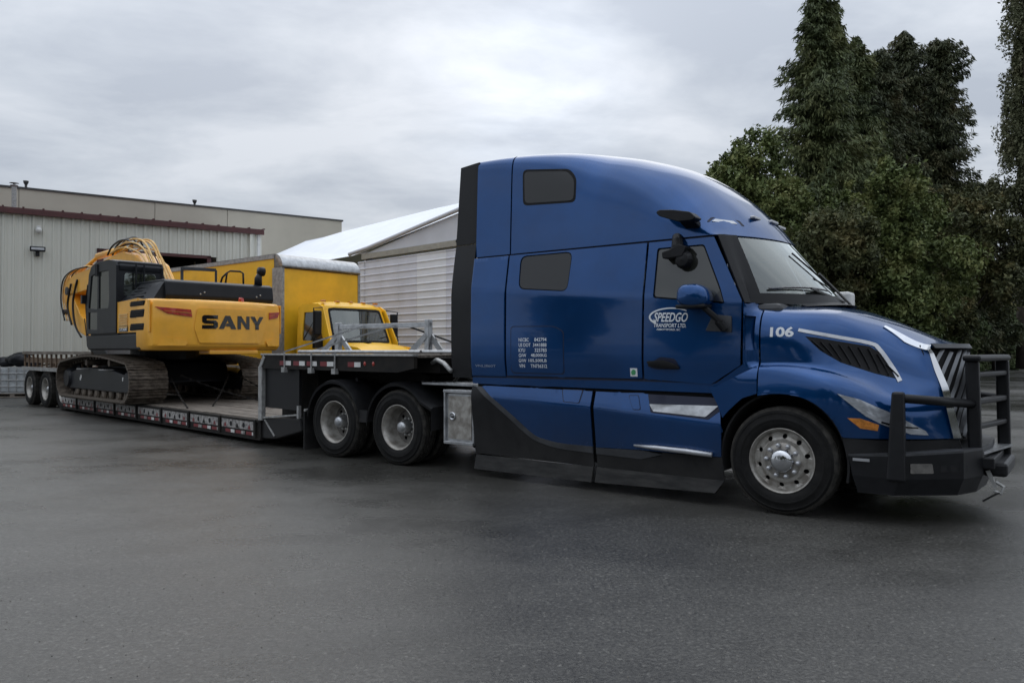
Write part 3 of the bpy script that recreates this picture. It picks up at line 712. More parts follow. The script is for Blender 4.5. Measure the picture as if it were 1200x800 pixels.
panel('luggage_door_gap', rpoly([(-3.23, 1.29), (-2.46, 1.29), (-2.46, 1.79), (-2.60, 1.85), (-3.23, 1.86)], 0.05), ww_, 'blueseam', hatch, step=0.12, eps=0.0015, solid=0.01)
dh = panel('door_handle', rpoly([(-1.40, 1.45), (-1.20, 1.465), (-1.06, 1.42), (-1.02, 1.375), (-1.20, 1.38), (-1.37, 1.405)], 0.02), ww_, 'black', truck, eps=0.035, solid=0.02, bevel=0.006)
panel('handle_recess', rpoly([(-1.41, 1.40), (-1.25, 1.50), (-1.08, 1.48), (-1.02, 1.37), (-1.30, 1.365)], 0.03), ww_, 'blueseam', dh, eps=0.003, solid=0.004)
# marker lamps above the windshield
for (x, z, l) in ((-0.69, 2.92, 0.20),):
    lp = panel('marker_lamp', rpoly([(x-0.08, z-0.015), (x+0.11, z-0.035), (x+0.07, z+0.0), (x-0.06, z+0.015)], 0.01), wroof, 'silver', truck, eps=0.012, solid=0.01)
    panel('marker_lamp_housing', rpoly([(x-0.12, z-0.02), (x+0.16, z-0.055), (x+0.10, z+0.012), (x-0.10, z+0.035)], 0.015), wroof, 'blueseam', lp, eps=0.006, solid=0.01)
def onroof(x, y):
    h = bv_roof.ray_cast(Vector((x, y, 6)), Vector((0, 0, -1))); return h[0].z if h[0] else 2.9
for y in (-0.42, 0.0, 0.42):
    b = MB(); x = -0.47-0.3*y*y; z = onroof(x, y); b.bar((x, y-0.10, z+0.012), (x, y+0.10, z+0.012), 0.05, 0.03); b.o('marker_lamp', 'silver', truck, bevel=0.008)
# camera mirror arm above the door, window camera, door mirror
b = MB()
pf = [(-1.235, 3.00), (-1.20, 2.955), (-1.0, 2.88), (-0.84, 2.875), (-0.79, 2.90), (-0.86, 2.965), (-1.05, 3.005), (-1.20, 3.02)]
b.prism(rpoly(pf, 0.02), -1.36, -1.20); o = b.o('camera_arm', 'black', truck, bevel=0.03, smooth=True, auto=50)
b = MB(); b.bar((-0.93, -1.10, 2.86), (-0.93, -1.26, 2.91), 0.16, 0.07); b.o('camera_arm_base', 'black', o, bevel=0.015)
b = MB(); b.tube([(-1.10, -1.14, 2.76), (-1.07, -1.19, 2.70), (-1.06, -1.21, 2.64), (-1.09, -1.22, 2.58)], [0.05, 0.06, 0.065, 0.05], 10)
b.prism(rpoly([(-1.20, 2.52), (-0.98, 2.53), (-0.93, 2.63), (-1.02, 2.66), (-1.12, 2.61), (-1.21, 2.59)], 0.02), -1.28, -1.15)
b.lathe([(0.001, -0.06), (0.07, -0.05), (0.10, 0.0), (0.08, 0.05), (0.001, 0.06)], (-0.985, -1.22, 2.50), 'y', 16)
b.o('side_camera', 'black', truck, bevel=0.008)
b = MB()
prof = [(-1.02, 2.06), (-1.005, 2.19), (-0.95, 2.235), (-0.80, 2.235), (-0.715, 2.19), (-0.685, 2.09), (-0.70, 2.02), (-0.80, 2.0), (-0.95, 2.01)]
for k, (yy, sc_) in enumerate(((-1.22, 0.80), (-1.27, 0.97), (-1.38, 1.0), (-1.44, 0.93), (-1.47, 0.70))):
    pass
V = []; F = []; cx, cz = -0.86, 2.12; rp = rpoly(prof, 0.06, 3); n = len(rp); ks = ((-1.25, 0.80), (-1.28, 0.97), (-1.40, 1.0), (-1.46, 0.93), (-1.485, 0.72), (-1.49, 0.0))
off_ = 0.07
for yy, s_ in ks:
    for (x, z) in rp: V.append((cx+(x-cx)*s_+off_*0, yy, cz+(z-cz)*s_))
for i in range(len(ks)-1):
    for j in range(n): F.append((i*n+j, i*n+(j+1) % n, (i+1)*n+(j+1) % n, (i+1)*n+j))
F.append(tuple(range(n)))
V = [(x+0.05, y, z-0.005) for x, y, z in V]
mir = mk('door_mirror', V, F, 'blue', truck, smooth=True)
b = MB(); b.box(-0.97, -0.66, -1.47, -1.26, 1.985, 2.025); b.bar((-0.74, -1.36, 2.02), (-0.56, -1.27, 1.84), 0.11, 0.055); b.bar((-0.60, -1.28, 1.86), (-0.54, -1.24, 1.76), 0.13, 0.06)
b.o('mirror_arm', 'black', mir, bevel=0.015)
panel('mirror_mount', rpoly([(-0.74, 1.765), (-0.47, 1.745), (-0.47, 1.905), (-0.66, 1.93)], 0.01), ww_, 'greyplastic', truck, eps=0.018, solid=0.02, bevel=0.004)
b = MB(); b.box(-0.66, -0.48, -1.46, -1.24, 1.95, 2.24)
cm = copy_tree(mir, truck); cm.scale = (1, -1, 1)
for ch in cm.children: pass
# far-side hood mirror past the windshield, its sky reflection put in as white colour
b = MB(); b.box(-0.16, 0.06, 1.14, 1.38, 2.06, 2.27); hm = b.o('hood_mirror', 'white', truck, bevel=0.035)
b = MB(); b.tube([(0.10, 0.98, 1.93), (0.0, 1.10, 2.10), (-0.08, 1.16, 2.14)], 0.016, 6); b.o('mirror_stem', 'black', hm)

# lower skirts
def wsk(a, z):
    return 1.155 + 0.075*smoothstep((1.13-z)/0.16) if z > 0.97-(a+3.5)*0.05 else 1.23-0.05*((0.97-z)/0.7)
def zs(a): return interp(a, [(-3.551, 1.003), (-2.07, 0.932), (-0.618, 0.827)])
def wsk(a, z):
    c_ = zs(a)
    if z > c_: return 1.245-(z-c_)*0.32
    return 1.245-(c_-z)*0.13
for sd_ in (-1, 1):
    edge = [(-3.70, 1.118), (-3.22, 0.79), (-2.92, 0.575), (-2.72, 0.52), (-2.50, 0.495), (-2.105, 0.49)]
    eb = [(-3.80, 1.118), (-3.30, 0.77), (-2.98, 0.54), (-2.76, 0.465), (-2.52, 0.43), (-2.105, 0.415)]
    es = smoothline(edge, 4); ebs = smoothline(eb, 4)
    panel('side_skirt', es+[(-2.105, 1.108), (-3.65, 1.13)], wsk, 'blue', truck, step=0.04, side=sd_)
    panel('skirt_accent', ebs+es[::-1], wsk, 'greyplastic', truck, step=0.08, side=sd_, eps=0.006)
    panel('skirt_lower', [(-3.85, 0.275), (-2.105, 0.262), (-2.105, 0.41)]+ebs[::-1][1:]+[(-3.855, 1.125)], wsk, 'black', truck, step=0.08, side=sd_, eps=0.0)
    panel('side_skirt', [(-2.06, 0.485), (-1.55, 0.50), (-0.60, 0.50), (-0.585, 0.80), (-0.60, 0.92), (-0.665, 1.09), (-2.06, 1.108)], wsk, 'blue', truck, step=0.04, side=sd_)
    panel('skirt_accent', [(-2.06, 0.41), (-1.5, 0.40), (-1.25, 0.47), (-1.48, 0.495), (-2.06, 0.48)], wsk, 'greyplastic', truck, step=0.08, side=sd_, eps=0.006)
    panel('skirt_lower', [(-2.06, 0.262), (-0.58, 0.262), (-0.59, 0.495), (-1.25, 0.49), (-1.27, 0.455), (-1.5, 0.40), (-2.06, 0.405)], wsk, 'black', truck, step=0.08, side=sd_)
    for (x0, x1, xb1) in ((-3.82, -2.105, -2.105), (-2.06, -0.575, -0.66)):
        V = [(x0, 1.17, 0.262), (x1, 1.17, 0.262), (xb1, 1.215, 0.095 if x0 < -3 else 0.135), (x0, 1.215, 0.085 if x0 < -3 else 0.098)]
        mk('ground_deflector', [(x, sd_*y, z) for x, y, z in V], [(0, 1, 2, 3)], 'scuffed', truck, solid=0.012)
    panel('step_plate', rpoly([(-1.385, 0.998), (-0.625, 1.01), (-0.75, 0.895), (-1.33, 0.925)], 0.015), wsk, 'alu', truck, step=0.15, eps=0.012, solid=0.02, side=sd_, bevel=0.003)
    panel('step_recess', rpoly([(-1.42, 1.10), (-0.60, 1.09), (-0.58, 0.985), (-0.72, 0.87), (-1.36, 0.91)], 0.015), lambda a, z: wsk(a, z), 'blueseam', truck, step=0.15, eps=0.004, solid=0.01, side=sd_)
    b = MB(); pts = [(-1.56, sd_*1.23, 0.548), (-1.3, sd_*1.25, 0.545), (-0.95, sd_*1.25, 0.535), (-0.68, sd_*1.24, 0.52)]
    b.tube(pts, [0.012, 0.026, 0.030, 0.026], 8); b.o('step_bar', 'silver', truck, smooth=True)
    for (pl, ) in (([(-2.50, 1.115), (-2.46, 0.985), (-2.26, 0.975), (-2.235, 1.115)],), ([(-1.64, 1.075), (-1.53, 1.08), (-1.485, 0.94), (-1.57, 0.935)],)):
        fl = panel('fuel_flap', rpoly(pl, 0.02), wsk, 'blue', truck, eps=0.006, solid=0.008, side=sd_)
        panel('flap_gap', rpoly([(sum(p[0] for p in pl)/4+(p[0]-sum(q[0] for q in pl)/4)*1.10, sum(p[1] for p in pl)/4+(p[1]-sum(q[1] for q in pl)/4)*1.10) for p in pl], 0.02), wsk, 'blueseam', fl, eps=0.003, solid=0.008, side=sd_)
b = MB(); b.box(-3.8, -0.75, -1.08, 1.08, 0.30, 1.10); b.o('underbody', 'dark', truck)
b = MB(); b.box(-0.75, 1.0, -0.6, 0.6, 0.35, 1.3); b.o('engine_block', 'dark', truck)
for sd_ in (-1, 1):
    b = MB(); b.lathe([(0.60, 0.0), (0.63, 0.0)], (0, 0, 0.50), 'y', 24, -8, 188)
    V = []; F = []
    for i in range(25):
        t = R(-12+204*i/24); x, z = 0.60*math.cos(t), 0.50+0.66*math.sin(t); V += [(x, sd_*1.19, z), (x, sd_*0.72, z)]
    for i in range(24): F.append((2*i, 2*i+1, 2*i+3, 2*i+2))
    mk('wheel_arch_liner', V, F, 'dark', truck, smooth=True, solid=0.02)
# bumper -------------------------------------------------------
half = [(0.60, 1.20), (1.02, 1.19), (1.46, 0.82), (1.57, 0.50), (1.60, 0.0)]
outl = [(x, -y) for x, y in half]+[(x, y) for x, y in half[::-1][1:]]+[(0.60, 0.9), (1.15, 0.55), (1.25, 0), (1.15, -0.55), (0.60, -0.9)]
botl = [(x-(0.0 if x < 0.7 else 0.03)+(0.06 if x < 0.7 else 0), y) for x, y in outl]
n = len(outl)
b = MB(); zt = lambda x: 0.62+0.06*min(1, (x-0.6)/0.9); 
V = [(x, y, zt(x)) for x, y in outl]+[(x+(0.03 if x < 0.7 else 0), y, 0.44) for x, y in outl]+[(x-0.05+(0.12 if x < 0.7 else 0), y*0.985, 0.30) for x, y in outl]
F = [(i, (i+1) % n, n+(i+1) % n, n+i) for i in range(n)]+[(n+i, n+(i+1) % n, 2*n+(i+1) % n, 2*n+i) for i in range(n)]
b.add(V, F)
# top and bottom skins as quads between outer and inner edge
b2 = []
for z0 in (0, 2*n):
    for i in range(4): b.F.append((z0+i, z0+i+1, z0+(n-1-i-1) if False else z0+i+1, z0+i)) if False else None
bum = b.o('bumper', 'guard', truck, bevel=0.008)
tv = [(x, y, zt(x)+0.001) for x, y in outl]
q = [(0, 1, 12, 13), (1, 2, 12), (2, 3, 12), (3, 4, 11, 12), (4, 5, 10, 11), (5, 6, 10), (6, 7, 10), (7, 8, 9, 10)]
mk('bumper_top', tv, q, 'greyplastic', truck, solid=0.02)
mk('bumper_bottom', [(x-0.05+(0.12 if x < 0.7 else 0), y*0.985, 0.30) for x, y in outl], q, 'guard', truck, solid=0.02)
def wb_(a, z=0):  # bumper outer half width at x
    return interp(a, [(0.60, 1.20), (1.02, 1.19), (1.46, 0.82), (1.57, 0.50), (1.60, 0.0)])
fl = panel('fog_lamp', rpoly([(1.095, 0.49), (1.255, 0.49), (1.245, 0.575), (1.095, 0.575)], 0.01), wb_, 'rimdark', truck, eps=0.006, solid=0.012)
for x in (1.30, 1.37, 1.435):
    panel('bumper_slot', rpoly([(x, 0.50), (x+0.045, 0.50), (x+0.045, 0.555), (x, 0.555)], 0.006), wb_, 'dark', truck, eps=0.003, solid=0.006)
b = MB(); b.box(0.64, 0.78, -1.212, -1.206, 0.575, 0.60); b.o('bumper_tag', 'silver', truck)
# bull bar
GS = math.atan2(-0.10, 0.92)  # centre frame stands slightly skewed
bb = MB(); bb.bar((1.49, -0.50, 0.60), (1.43, -0.50, 1.47), 0.045, 0.12, up=(1, 0, 0)); 
bull = MB()
def plate(name, xs, y, zs_, par, ytop=None):
    b = MB(); t = 0.045; yt = y if ytop is None else ytop
    V = [(xs[0], y-t, zs_[0]), (xs[1], y-t, zs_[0]), (xs[3], yt-t, zs_[1]), (xs[2], yt-t, zs_[1]), (xs[0], y+t, zs_[0]), (xs[1], y+t, zs_[0]), (xs[3], yt+t, zs_[1]), (xs[2], yt+t, zs_[1])]
    b.add(V, [(0,1,2,3),(7,6,5,4),(0,4,5,1),(1,5,6,2),(2,6,7,3),(3,7,4,0)])
    return b.o(name, 'guard', par, bevel=0.02)
bar_ = thing('bull_bar', None, None); 
bpy.data.objects.remove(bar_)
bar_ = MB(); bar_.box(1.40, 1.66, -0.50, 0.50, 0.50, 0.60); bar_ = bar_.o('bull_bar', 'guard', truck, bevel=0.01)
plate('upright', (1.46, 1.57, 1.435, 1.545), -0.47, (0.46, 1.475), bar_)
plate('upright', (1.605, 1.715, 1.585, 1.70), 0.45, (0.46, 1.475), bar_)
plate('outer_upright', (0.91, 1.065, 0.95, 1.05), -1.17, (0.42, 1.20), bar_, -1.12)
plate('outer_upright', (0.95, 1.105, 1.0, 1.09), 1.17, (0.42, 1.20), bar_, 1.12)
b = MB(); b.bar((1.49, -0.56, 1.495), (1.645, 0.50, 1.495), 0.15, 0.06); b.o('top_rail', 'guard', bar_, bevel=0.025)
for z, h in ((1.345, 0.05), (1.10, 0.055), (0.87, 0.05)):
    b = MB(); b.bar((1.515, -0.45, z), (1.66, 0.43, z), 0.06, h); b.o('rung', 'guard', bar_, bevel=0.015)
b = MB(); b.bar((1.50, -0.45, 0.635), (1.65, 0.43, 0.635), 0.16, 0.02); b.o('step_tread', 'alu', bar_)
for s_ in (-1, 1):
    b = MB(); x1 = 1.50 if s_ < 0 else 1.65
    b.tube([(1.0, s_*1.12, 1.145), (1.20, s_*0.95, 1.125), (x1, s_*0.48, 1.08)], 0.042, 10); b.o('side_tube', 'guard', bar_, smooth=True)
b = MB(); b.box(1.45, 1.75, -0.38, 0.42, 0.42, 0.55); b.o('lower_beam', 'guard', bar_, bevel=0.03)
b = MB(); b.bar((1.60, -0.42, 0.48), (1.66, -0.42, 0.33), 0.05, 0.03); b.tube([(1.66, -0.40, 0.38), (1.72, -0.40, 0.34), (1.70, -0.42, 0.28), (1.64, -0.42, 0.30)], 0.018, 6); b.o('tow_shackle', 'galv', truck)
b = MB(); b.bar((1.69, -0.42, 0.29), (1.56, -0.44, 0.20), 0.035, 0.012); b.o('tow_strap', 'black', truck)
b = MB(); b.lathe([(0.001, -0.03), (0.014, -0.02), (0.014, 0)], (1.50, -0.56, 0.62), 'y', 8); b.o('bolt', 'galv', bar_)

# wheels ----------------------------------------------------------
def tyre_prof(r=0.515, wdt=0.28, rin=0.30):
    h = wdt/2; P = [(rin, -h+0.035), (rin+0.015, -h+0.015), (rin+0.06, -h), (rin+0.085, -h-0.002), (rin+0.088, -h-0.006), (rin+0.10, -h-0.006), (rin+0.103, -h-0.003), (rin+0.15, -h+0.002), (rin+0.153, -h-0.002), (rin+0.162, -h-0.001), (rin+0.165, -h+0.006), (r-0.035, -h+0.015), (r-0.012, -h+0.028), (r-0.002, -h+0.045)]
    x = -h+0.045
    for g in (-0.075, -0.025, 0.025, 0.075):
        P += [(r, g-0.008), (r-0.014, g-0.006), (r-0.014, g+0.006), (r, g+0.008)]
    P += [(q[0], -q[1]) for q in P[:14][::-1]]
    return P
tyre_me = MB().lathe(tyre_prof(), n=64)
def tyre_obj(name, par, dy=0.0):
    o = mk(name, [(x, y+dy, z) for x, y, z in tyre_me.V], tyre_me.F, 'rubber', par, auto=40); me = o.data; me.materials.append(M['rubberdust'])
    for p in me.polygons:
        c = p.center
        if math.hypot(c.x, c.z) > 0.488: p.material_index = 1
    return o
nut_mb = MB().lathe([(0.001, -0.05), (0.014, -0.05), (0.022, -0.032), (0.023, 0)], n=10)
def front_wheel(loc, parent, side):
    # outer side faces -y before flipping
    hs = [[(0.232*math.cos(t+p)*1.0 if 0 else 0.232*math.cos(t)+0.024*math.cos(p), 0.232*math.sin(t)+0.024*math.sin(p)) for p in [2*math.pi*k/10 for k in range(10)]] for t in [R(36*i+14) for i in range(10)]]
    circ = [(0.278*math.cos(R(a)), 0.278*math.sin(R(a))) for a in range(0, 360, 6)]
    V, F = cdt(circ, hs)
    def dish(x, z):
        r = math.hypot(x, z); return interp(r, [(0, -0.085), (0.19, -0.085), (0.205, -0.078), (0.26, -0.045), (0.278, -0.06)])
    wh = mk('wheel', [(x, dish(x, z), z) for x, z in V], F, 'rimalu', parent, smooth=False, solid=0.012)
    wh.location = loc
    b = MB(); b.lathe([(0.275, -0.055), (0.285, -0.10), (0.302, -0.125), (0.312, -0.128), (0.312, -0.118), (0.29, -0.05), (0.285, 0.1)], n=48); b.o('rim_edge', 'rimalu', wh, smooth=True)
    tyre_ = tyre_obj('tyre', wh)
    b = MB(); b.lathe([(0.001, -0.165), (0.06, -0.162), (0.098, -0.150), (0.112, -0.12), (0.115, -0.08)], n=32); b.o('hub_cap', 'chrome', wh, smooth=True)
    b = MB(); b.lathe([(0.10, -0.092), (0.17, -0.090), (0.173, -0.08)], n=32); b.o('hub_ring', 'rimalu', wh, smooth=True)
    first = None
    for i in range(10):
        t = R(36*i+32)
        if first is None: ob = mk('lug_nut', nut_mb.V, nut_mb.F, 'silver', wh, smooth=True); first = ob.data
        else: ob = bpy.data.objects.new('lug_nut', first); link(ob, wh)
        ob.location = (0.150*math.cos(t), -0.085, 0.150*math.sin(t))
    b = MB(); b.lathe([(0.001, -0.02), (0.27, -0.02), (0.27, 0.13)], n=32); b.o('brake_drum', 'dark', wh)
    if side > 0: wh.rotation_euler = (0, 0, math.pi)
    return wh
front_wheel((0, -1.22+0.14, 0.515), truck, -1); front_wheel((0, 1.22-0.14, 0.515), truck, 1)
proto_dual = {}
def dual_wheel(loc, parent, side, rimmat='rimalu', hub='alu'):
    """outer wheel of a dual pair: deep dish, protruding hub; inner tyre behind"""
    key = rimmat
    if key not in proto_dual:
        hs = [[(0.17*math.cos(t)+0.028*math.cos(p), 0.17*math.sin(t)+0.028*math.sin(p)) for p in [2*math.pi*k/8 for k in range(8)]] for t in [R(60*i+10) for i in range(5)]]
        circ = [(0.235*math.cos(R(a)), 0.235*math.sin(R(a))) for a in range(0, 360, 10)]
        V, F = cdt(circ, hs)
        wh = mk('wheel', [(x, 0.10, z) for x, z in V], F, 'rimdark', parent, solid=0.012)
        b = MB(); b.lathe([(0.312, -0.118), (0.312, -0.128), (0.300, -0.126), (0.285, -0.10), (0.272, -0.085), (0.264, -0.02), (0.255, 0.06), (0.235, 0.10)], n=48); b.o('rim_barrel', 'rimalu', wh, smooth=True)
        tyre_obj('tyre', wh)
        b = MB(); b.lathe([(0.001, -0.085), (0.045, -0.082), (0.075, -0.065), (0.085, -0.03), (0.088, 0.10)], n=24); b.o('hub_cap', hub, wh, smooth=True)
        for i in range(10):
            t = R(36*i); ob = mk('lug_nut', nut_mb.V, nut_mb.F, 'galv', wh) if i == 0 else bpy.data.objects.new('lug_nut', n0)
            if i == 0: n0 = ob.data
            else: link(ob, wh)
            ob.location = (0.115*math.cos(t), 0.10, 0.115*math.sin(t))
        it = tyre_obj('inner_tyre', wh, 0.34)
        b = MB(); b.lathe([(0.001, 0.14), (0.24, 0.14), (0.24, 0.5)], n=24); b.o('brake_drum', 'dark', wh)
        proto_dual[key] = wh
    else: wh = copy_tree(proto_dual[key], parent)
    wh.location = loc; wh.rotation_euler = (0, 0, math.pi if side > 0 else 0)
    return wh
for x in (-5.20, -6.52):
    dual_wheel((x, -1.08, 0.515), truck, -1); dual_wheel((x, 1.08, 0.515), truck, 1)
# rear frame, axles, fenders
b = MB()
for y in (-0.43, 0.43): b.box(-7.3, -3.7, y-0.04, y+0.04, 0.78, 1.05)
for x in (-4.2, -5.86, -7.25): b.box(x-0.06, x+0.06, -0.43, 0.43, 0.82, 1.0)
b.o('frame_rails', 'chassis', truck)
for x in (-5.20, -6.52, 0.0):
    b = MB(); b.tube([(x, -0.95, 0.515), (x, 0.95, 0.515)], 0.085, 10); b.lathe([(0.001, -0.2), (0.19, -0.15), (0.22, 0), (0.19, 0.15), (0.001, 0.2)], (x, 0, 0.53), 'y', 16); b.o('axle', 'chassis', truck)
b = MB(); b.prism([(-6.5, 1.06), (-5.3, 1.06), (-5.25, 1.20), (-5.5, 1.25), (-6.1, 1.25), (-6.7, 1.12)], -0.48, 0.48); b.o('fifth_wheel', 'chassis', truck, bevel=0.02)
def fender(xc, a0, a1, tail, parent, side):
    V = []; F = []; n_ = 20; pts = []
    for i in range(n_+1):
        t = R(lerp(a0, a1, i/n_)); ry = 0.575; pts.append((xc+0.585*math.cos(t), 0.515+0.60*math.sin(t)))
    if tail: pts = [(xc+0.66, 0.50), (xc+0.665, 0.80)]+[p for p in pts]
    for i, (x, z) in enumerate(pts):
        V += [(x, side*1.235, z-0.035), (x, side*1.245, z), (x, side*1.20, z+0.018), (x, side*0.60, z+0.018)]
    for i in range(len(pts)-1):
        for k in range(3): F.append((4*i+k, 4*i+k+1, 4*i+5+k, 4*i+4+k))
    fb = mk('rear_fender', V, F, 'black', parent, smooth=True, solid=0.012, auto=45)
    return fb
for s_ in (-1, 1):
    fender(-5.20, 40, 178, True, truck, s_); fender(-6.52, 12, 172, False, truck, s_)
    b = MB(); b.box(-5.95, -5.78, s_*1.22-0.01, s_*1.22+0.01, 0.55, 0.72); b.o('fender_bracket', 'black', truck)
    b = MB(); b.box(-7.22, -7.20, min(s_*0.62, s_*1.22), max(s_*0.62, s_*1.22), 0.06, 0.62); b.o('mud_flap', 'black', truck)
    b = MB(); b.tube([(-7.17, s_*0.45, 0.66), (-7.17, s_*1.24, 0.66)], 0.022, 8); b.o('flap_hanger', 'galv', truck)
for x, y in ((-4.95, -0.95), (-4.72, -0.98), (-6.3, -0.95)):
    b = MB(); b.box(x-0.025, x+0.025, y-0.02, y+0.02, 1.06+0.05, 1.16); b.o('fender_bolt', 'black', truck)
# aluminium tool box
tb = MB(); tb.box(-4.335, -3.86, -1.17, -0.62, 0.385, 1.02); tb = tb.o('tool_box', 'alu', truck, bevel=0.012)
b = MB(); b.box(-4.36, -3.86, -1.205, -0.60, 1.02, 1.06); b.box(-4.355, -3.86, -1.20, -1.15, 0.36, 0.40); b.box(-4.355, -4.325, -1.20, -1.16, 0.40, 1.02); b.o('box_frame', 'alu', tb, bevel=0.006)
b = MB(); b.box(-4.29, -3.90, -1.178, -1.172, 0.43, 0.98); b.o('box_door', 'rimalu', tb)
b = MB(); b.lathe([(0.001, -0.012), (0.035, -0.012), (0.045, -0.02), (0.056, -0.012), (0.056, 0)], (-4.215, -1.18, 0.72), 'y', 20); b.o('box_latch', 'chrome', tb, smooth=True)
b = MB(); b.box(-4.215-0.01, -4.215+0.03, -1.206, -1.196, 0.70, 0.72); b.o('latch_hole', 'dark', tb)
b = MB(); b.box(-4.9, -3.75, -1.05, -0.35, 1.10, 1.14); b.o('deck_plate', 'alu', truck, bevel=0.01)
for i in range(5):
    b = MB(); y = -0.75+0.22*i; dz = 0.05*i
    b.tube([(-3.90, y*0.7, 1.75), (-4.15, y, 1.45-dz), (-4.5, y*0.8-0.1, 1.30-dz), (-4.85, y*0.5-0.2, 1.34), (-5.0, y*0.4-0.1, 1.42)], 0.018, 6); b.o('air_line', 'black' if i != 2 else 'redlens', truck, smooth=True)
b = MB(); b.tube([(-4.35, -1.0, 1.16), (-4.15, -1.08, 1.26), (-3.95, -1.12, 1.20), (-3.8, -1.14, 1.17)], 0.02, 6); b.o('air_line', 'chassis', truck, smooth=True)
b = MB(); b.tube([(-3.98, -0.8, 1.3), (-3.98, -0.8, 3.5)], 0.06, 8); b.box(-4.0, -3.9, -0.9, 0.9, 1.15, 1.6); b.o('cab_back_piping', 'chassis', truck)

#PART2
# ================================================================== LOWBOY TRAILER
TA = math.atan2(-0.691, 0.723); TU = (math.cos(TA), math.sin(TA)); TN = (-TU[1], TU[0]); K = (-1.3257, 11.8399)
def tw(a, w_, z=0.0): return (K[0]+a*TU[0]+w_*TN[0], K[1]+a*TU[1]+w_*TN[1], z)
trailer = thing('lowboy_trailer', 'long black lowboy trailer with plank deck and red and white side markers under the excavator', 'trailer', (K[0], K[1], 0), TA)
pl_me = {}
def board(name, x0, x1, y0, y1, z0, z1, m, parent, jit=0.006):
    b = MB(); dz = random.uniform(-jit, jit); b.box(x0+random.uniform(0, .02), x1-0.008, y0+0.006, y1-0.006, z0+dz, z1+dz)
    return b.o(name, m, parent)
for i in range(12):
    y0 = -1.22+i*2.44/12
    cuts = [-13.0, -10.0+random.uniform(-.8, .8), -7.2+random.uniform(-.6, .6), -4.8+random.uniform(-.5, .5), -2.80]
    for a, c in zip(cuts, cuts[1:]): board('deck_plank', a, c, y0, y0+2.44/12, 0.375, 0.42, 'wood', trailer)
for s_ in (-1, 1):
    y = s_*1.27
    b = MB(); b.box(-13.0, -2.72, y-0.03, y+0.03, 0.09, 0.37); b.box(-13.0, -2.72, y-0.045, y+0.045, 0.37, 0.40); b.box(-13.0, -2.72, y-0.05, y+0.05, 0.07, 0.095); b.o('side_beam', 'chassis', trailer)
    x = -2.95; k = 0
    while x > -12.6:
        x1 = x-1.17
        p = MB(); p.box(x1, x, y+s_*0.031-0.004, y+s_*0.031+0.004, 0.215, 0.36); pk = p.o('pocket_plate', 'pocket', trailer)
        for hx in (0.30, 0.70):
            h = MB(); h.lathe([(0.001, 0), (0.045, 0)], (lerp(x1, x, hx), y+s_*0.0375, 0.285), 'y', 12); h.o('pocket_hole', 'dark', pk)
        for rx in (0.12, 0.5, 0.87):
            h = MB(); cx = lerp(x1, x, rx); h.add([(cx-0.05, y+s_*0.038, 0.225), (cx+0.05, y+s_*0.038, 0.225), (cx+0.02, y+s_*0.038, 0.29), (cx-0.015, y+s_*0.038, 0.30)], [(0, 1, 2, 3)]); h.o('tie_slot', 'red' if rx != .5 else 'chassis', pk)
        p = MB(); p.box(x+0.03, x+0.10, y+s_*0.03-0.03, y+s_*0.03+0.03, 0.10, 0.40); p.o('side_post', 'chassis', trailer)
        for q in range(3):
            xx = x1+0.15+q*0.38
            p = MB(); p.box(xx, xx+0.20, y+s_*0.034-0.003, y+s_*0.034+0.003, 0.13, 0.185); p.o('reflector_red', 'red', trailer)
            p = MB(); p.box(xx+0.20, xx+0.33, y+s_*0.034-0.003, y+s_*0.034+0.003, 0.13, 0.185); p.o('reflector_white', 'white' if (q+k) % 2 == 0 else 'pocket', trailer)
        x = x1-0.13; k += 1
for x in (-4.2, -6.8, -9.4, -11.9):
    b = MB(); b.box(x-0.06, x+0.06, -1.22, 1.22, 0.12, 0.36); b.o('cross_member', 'chassis', trailer)
b = MB(); b.box(-13.0, -2.75, -0.6, -0.45, 0.10, 0.36); b.box(-13.0, -2.75, 0.45, 0.6, 0.10, 0.36); b.o('main_beams', 'chassis', trailer)
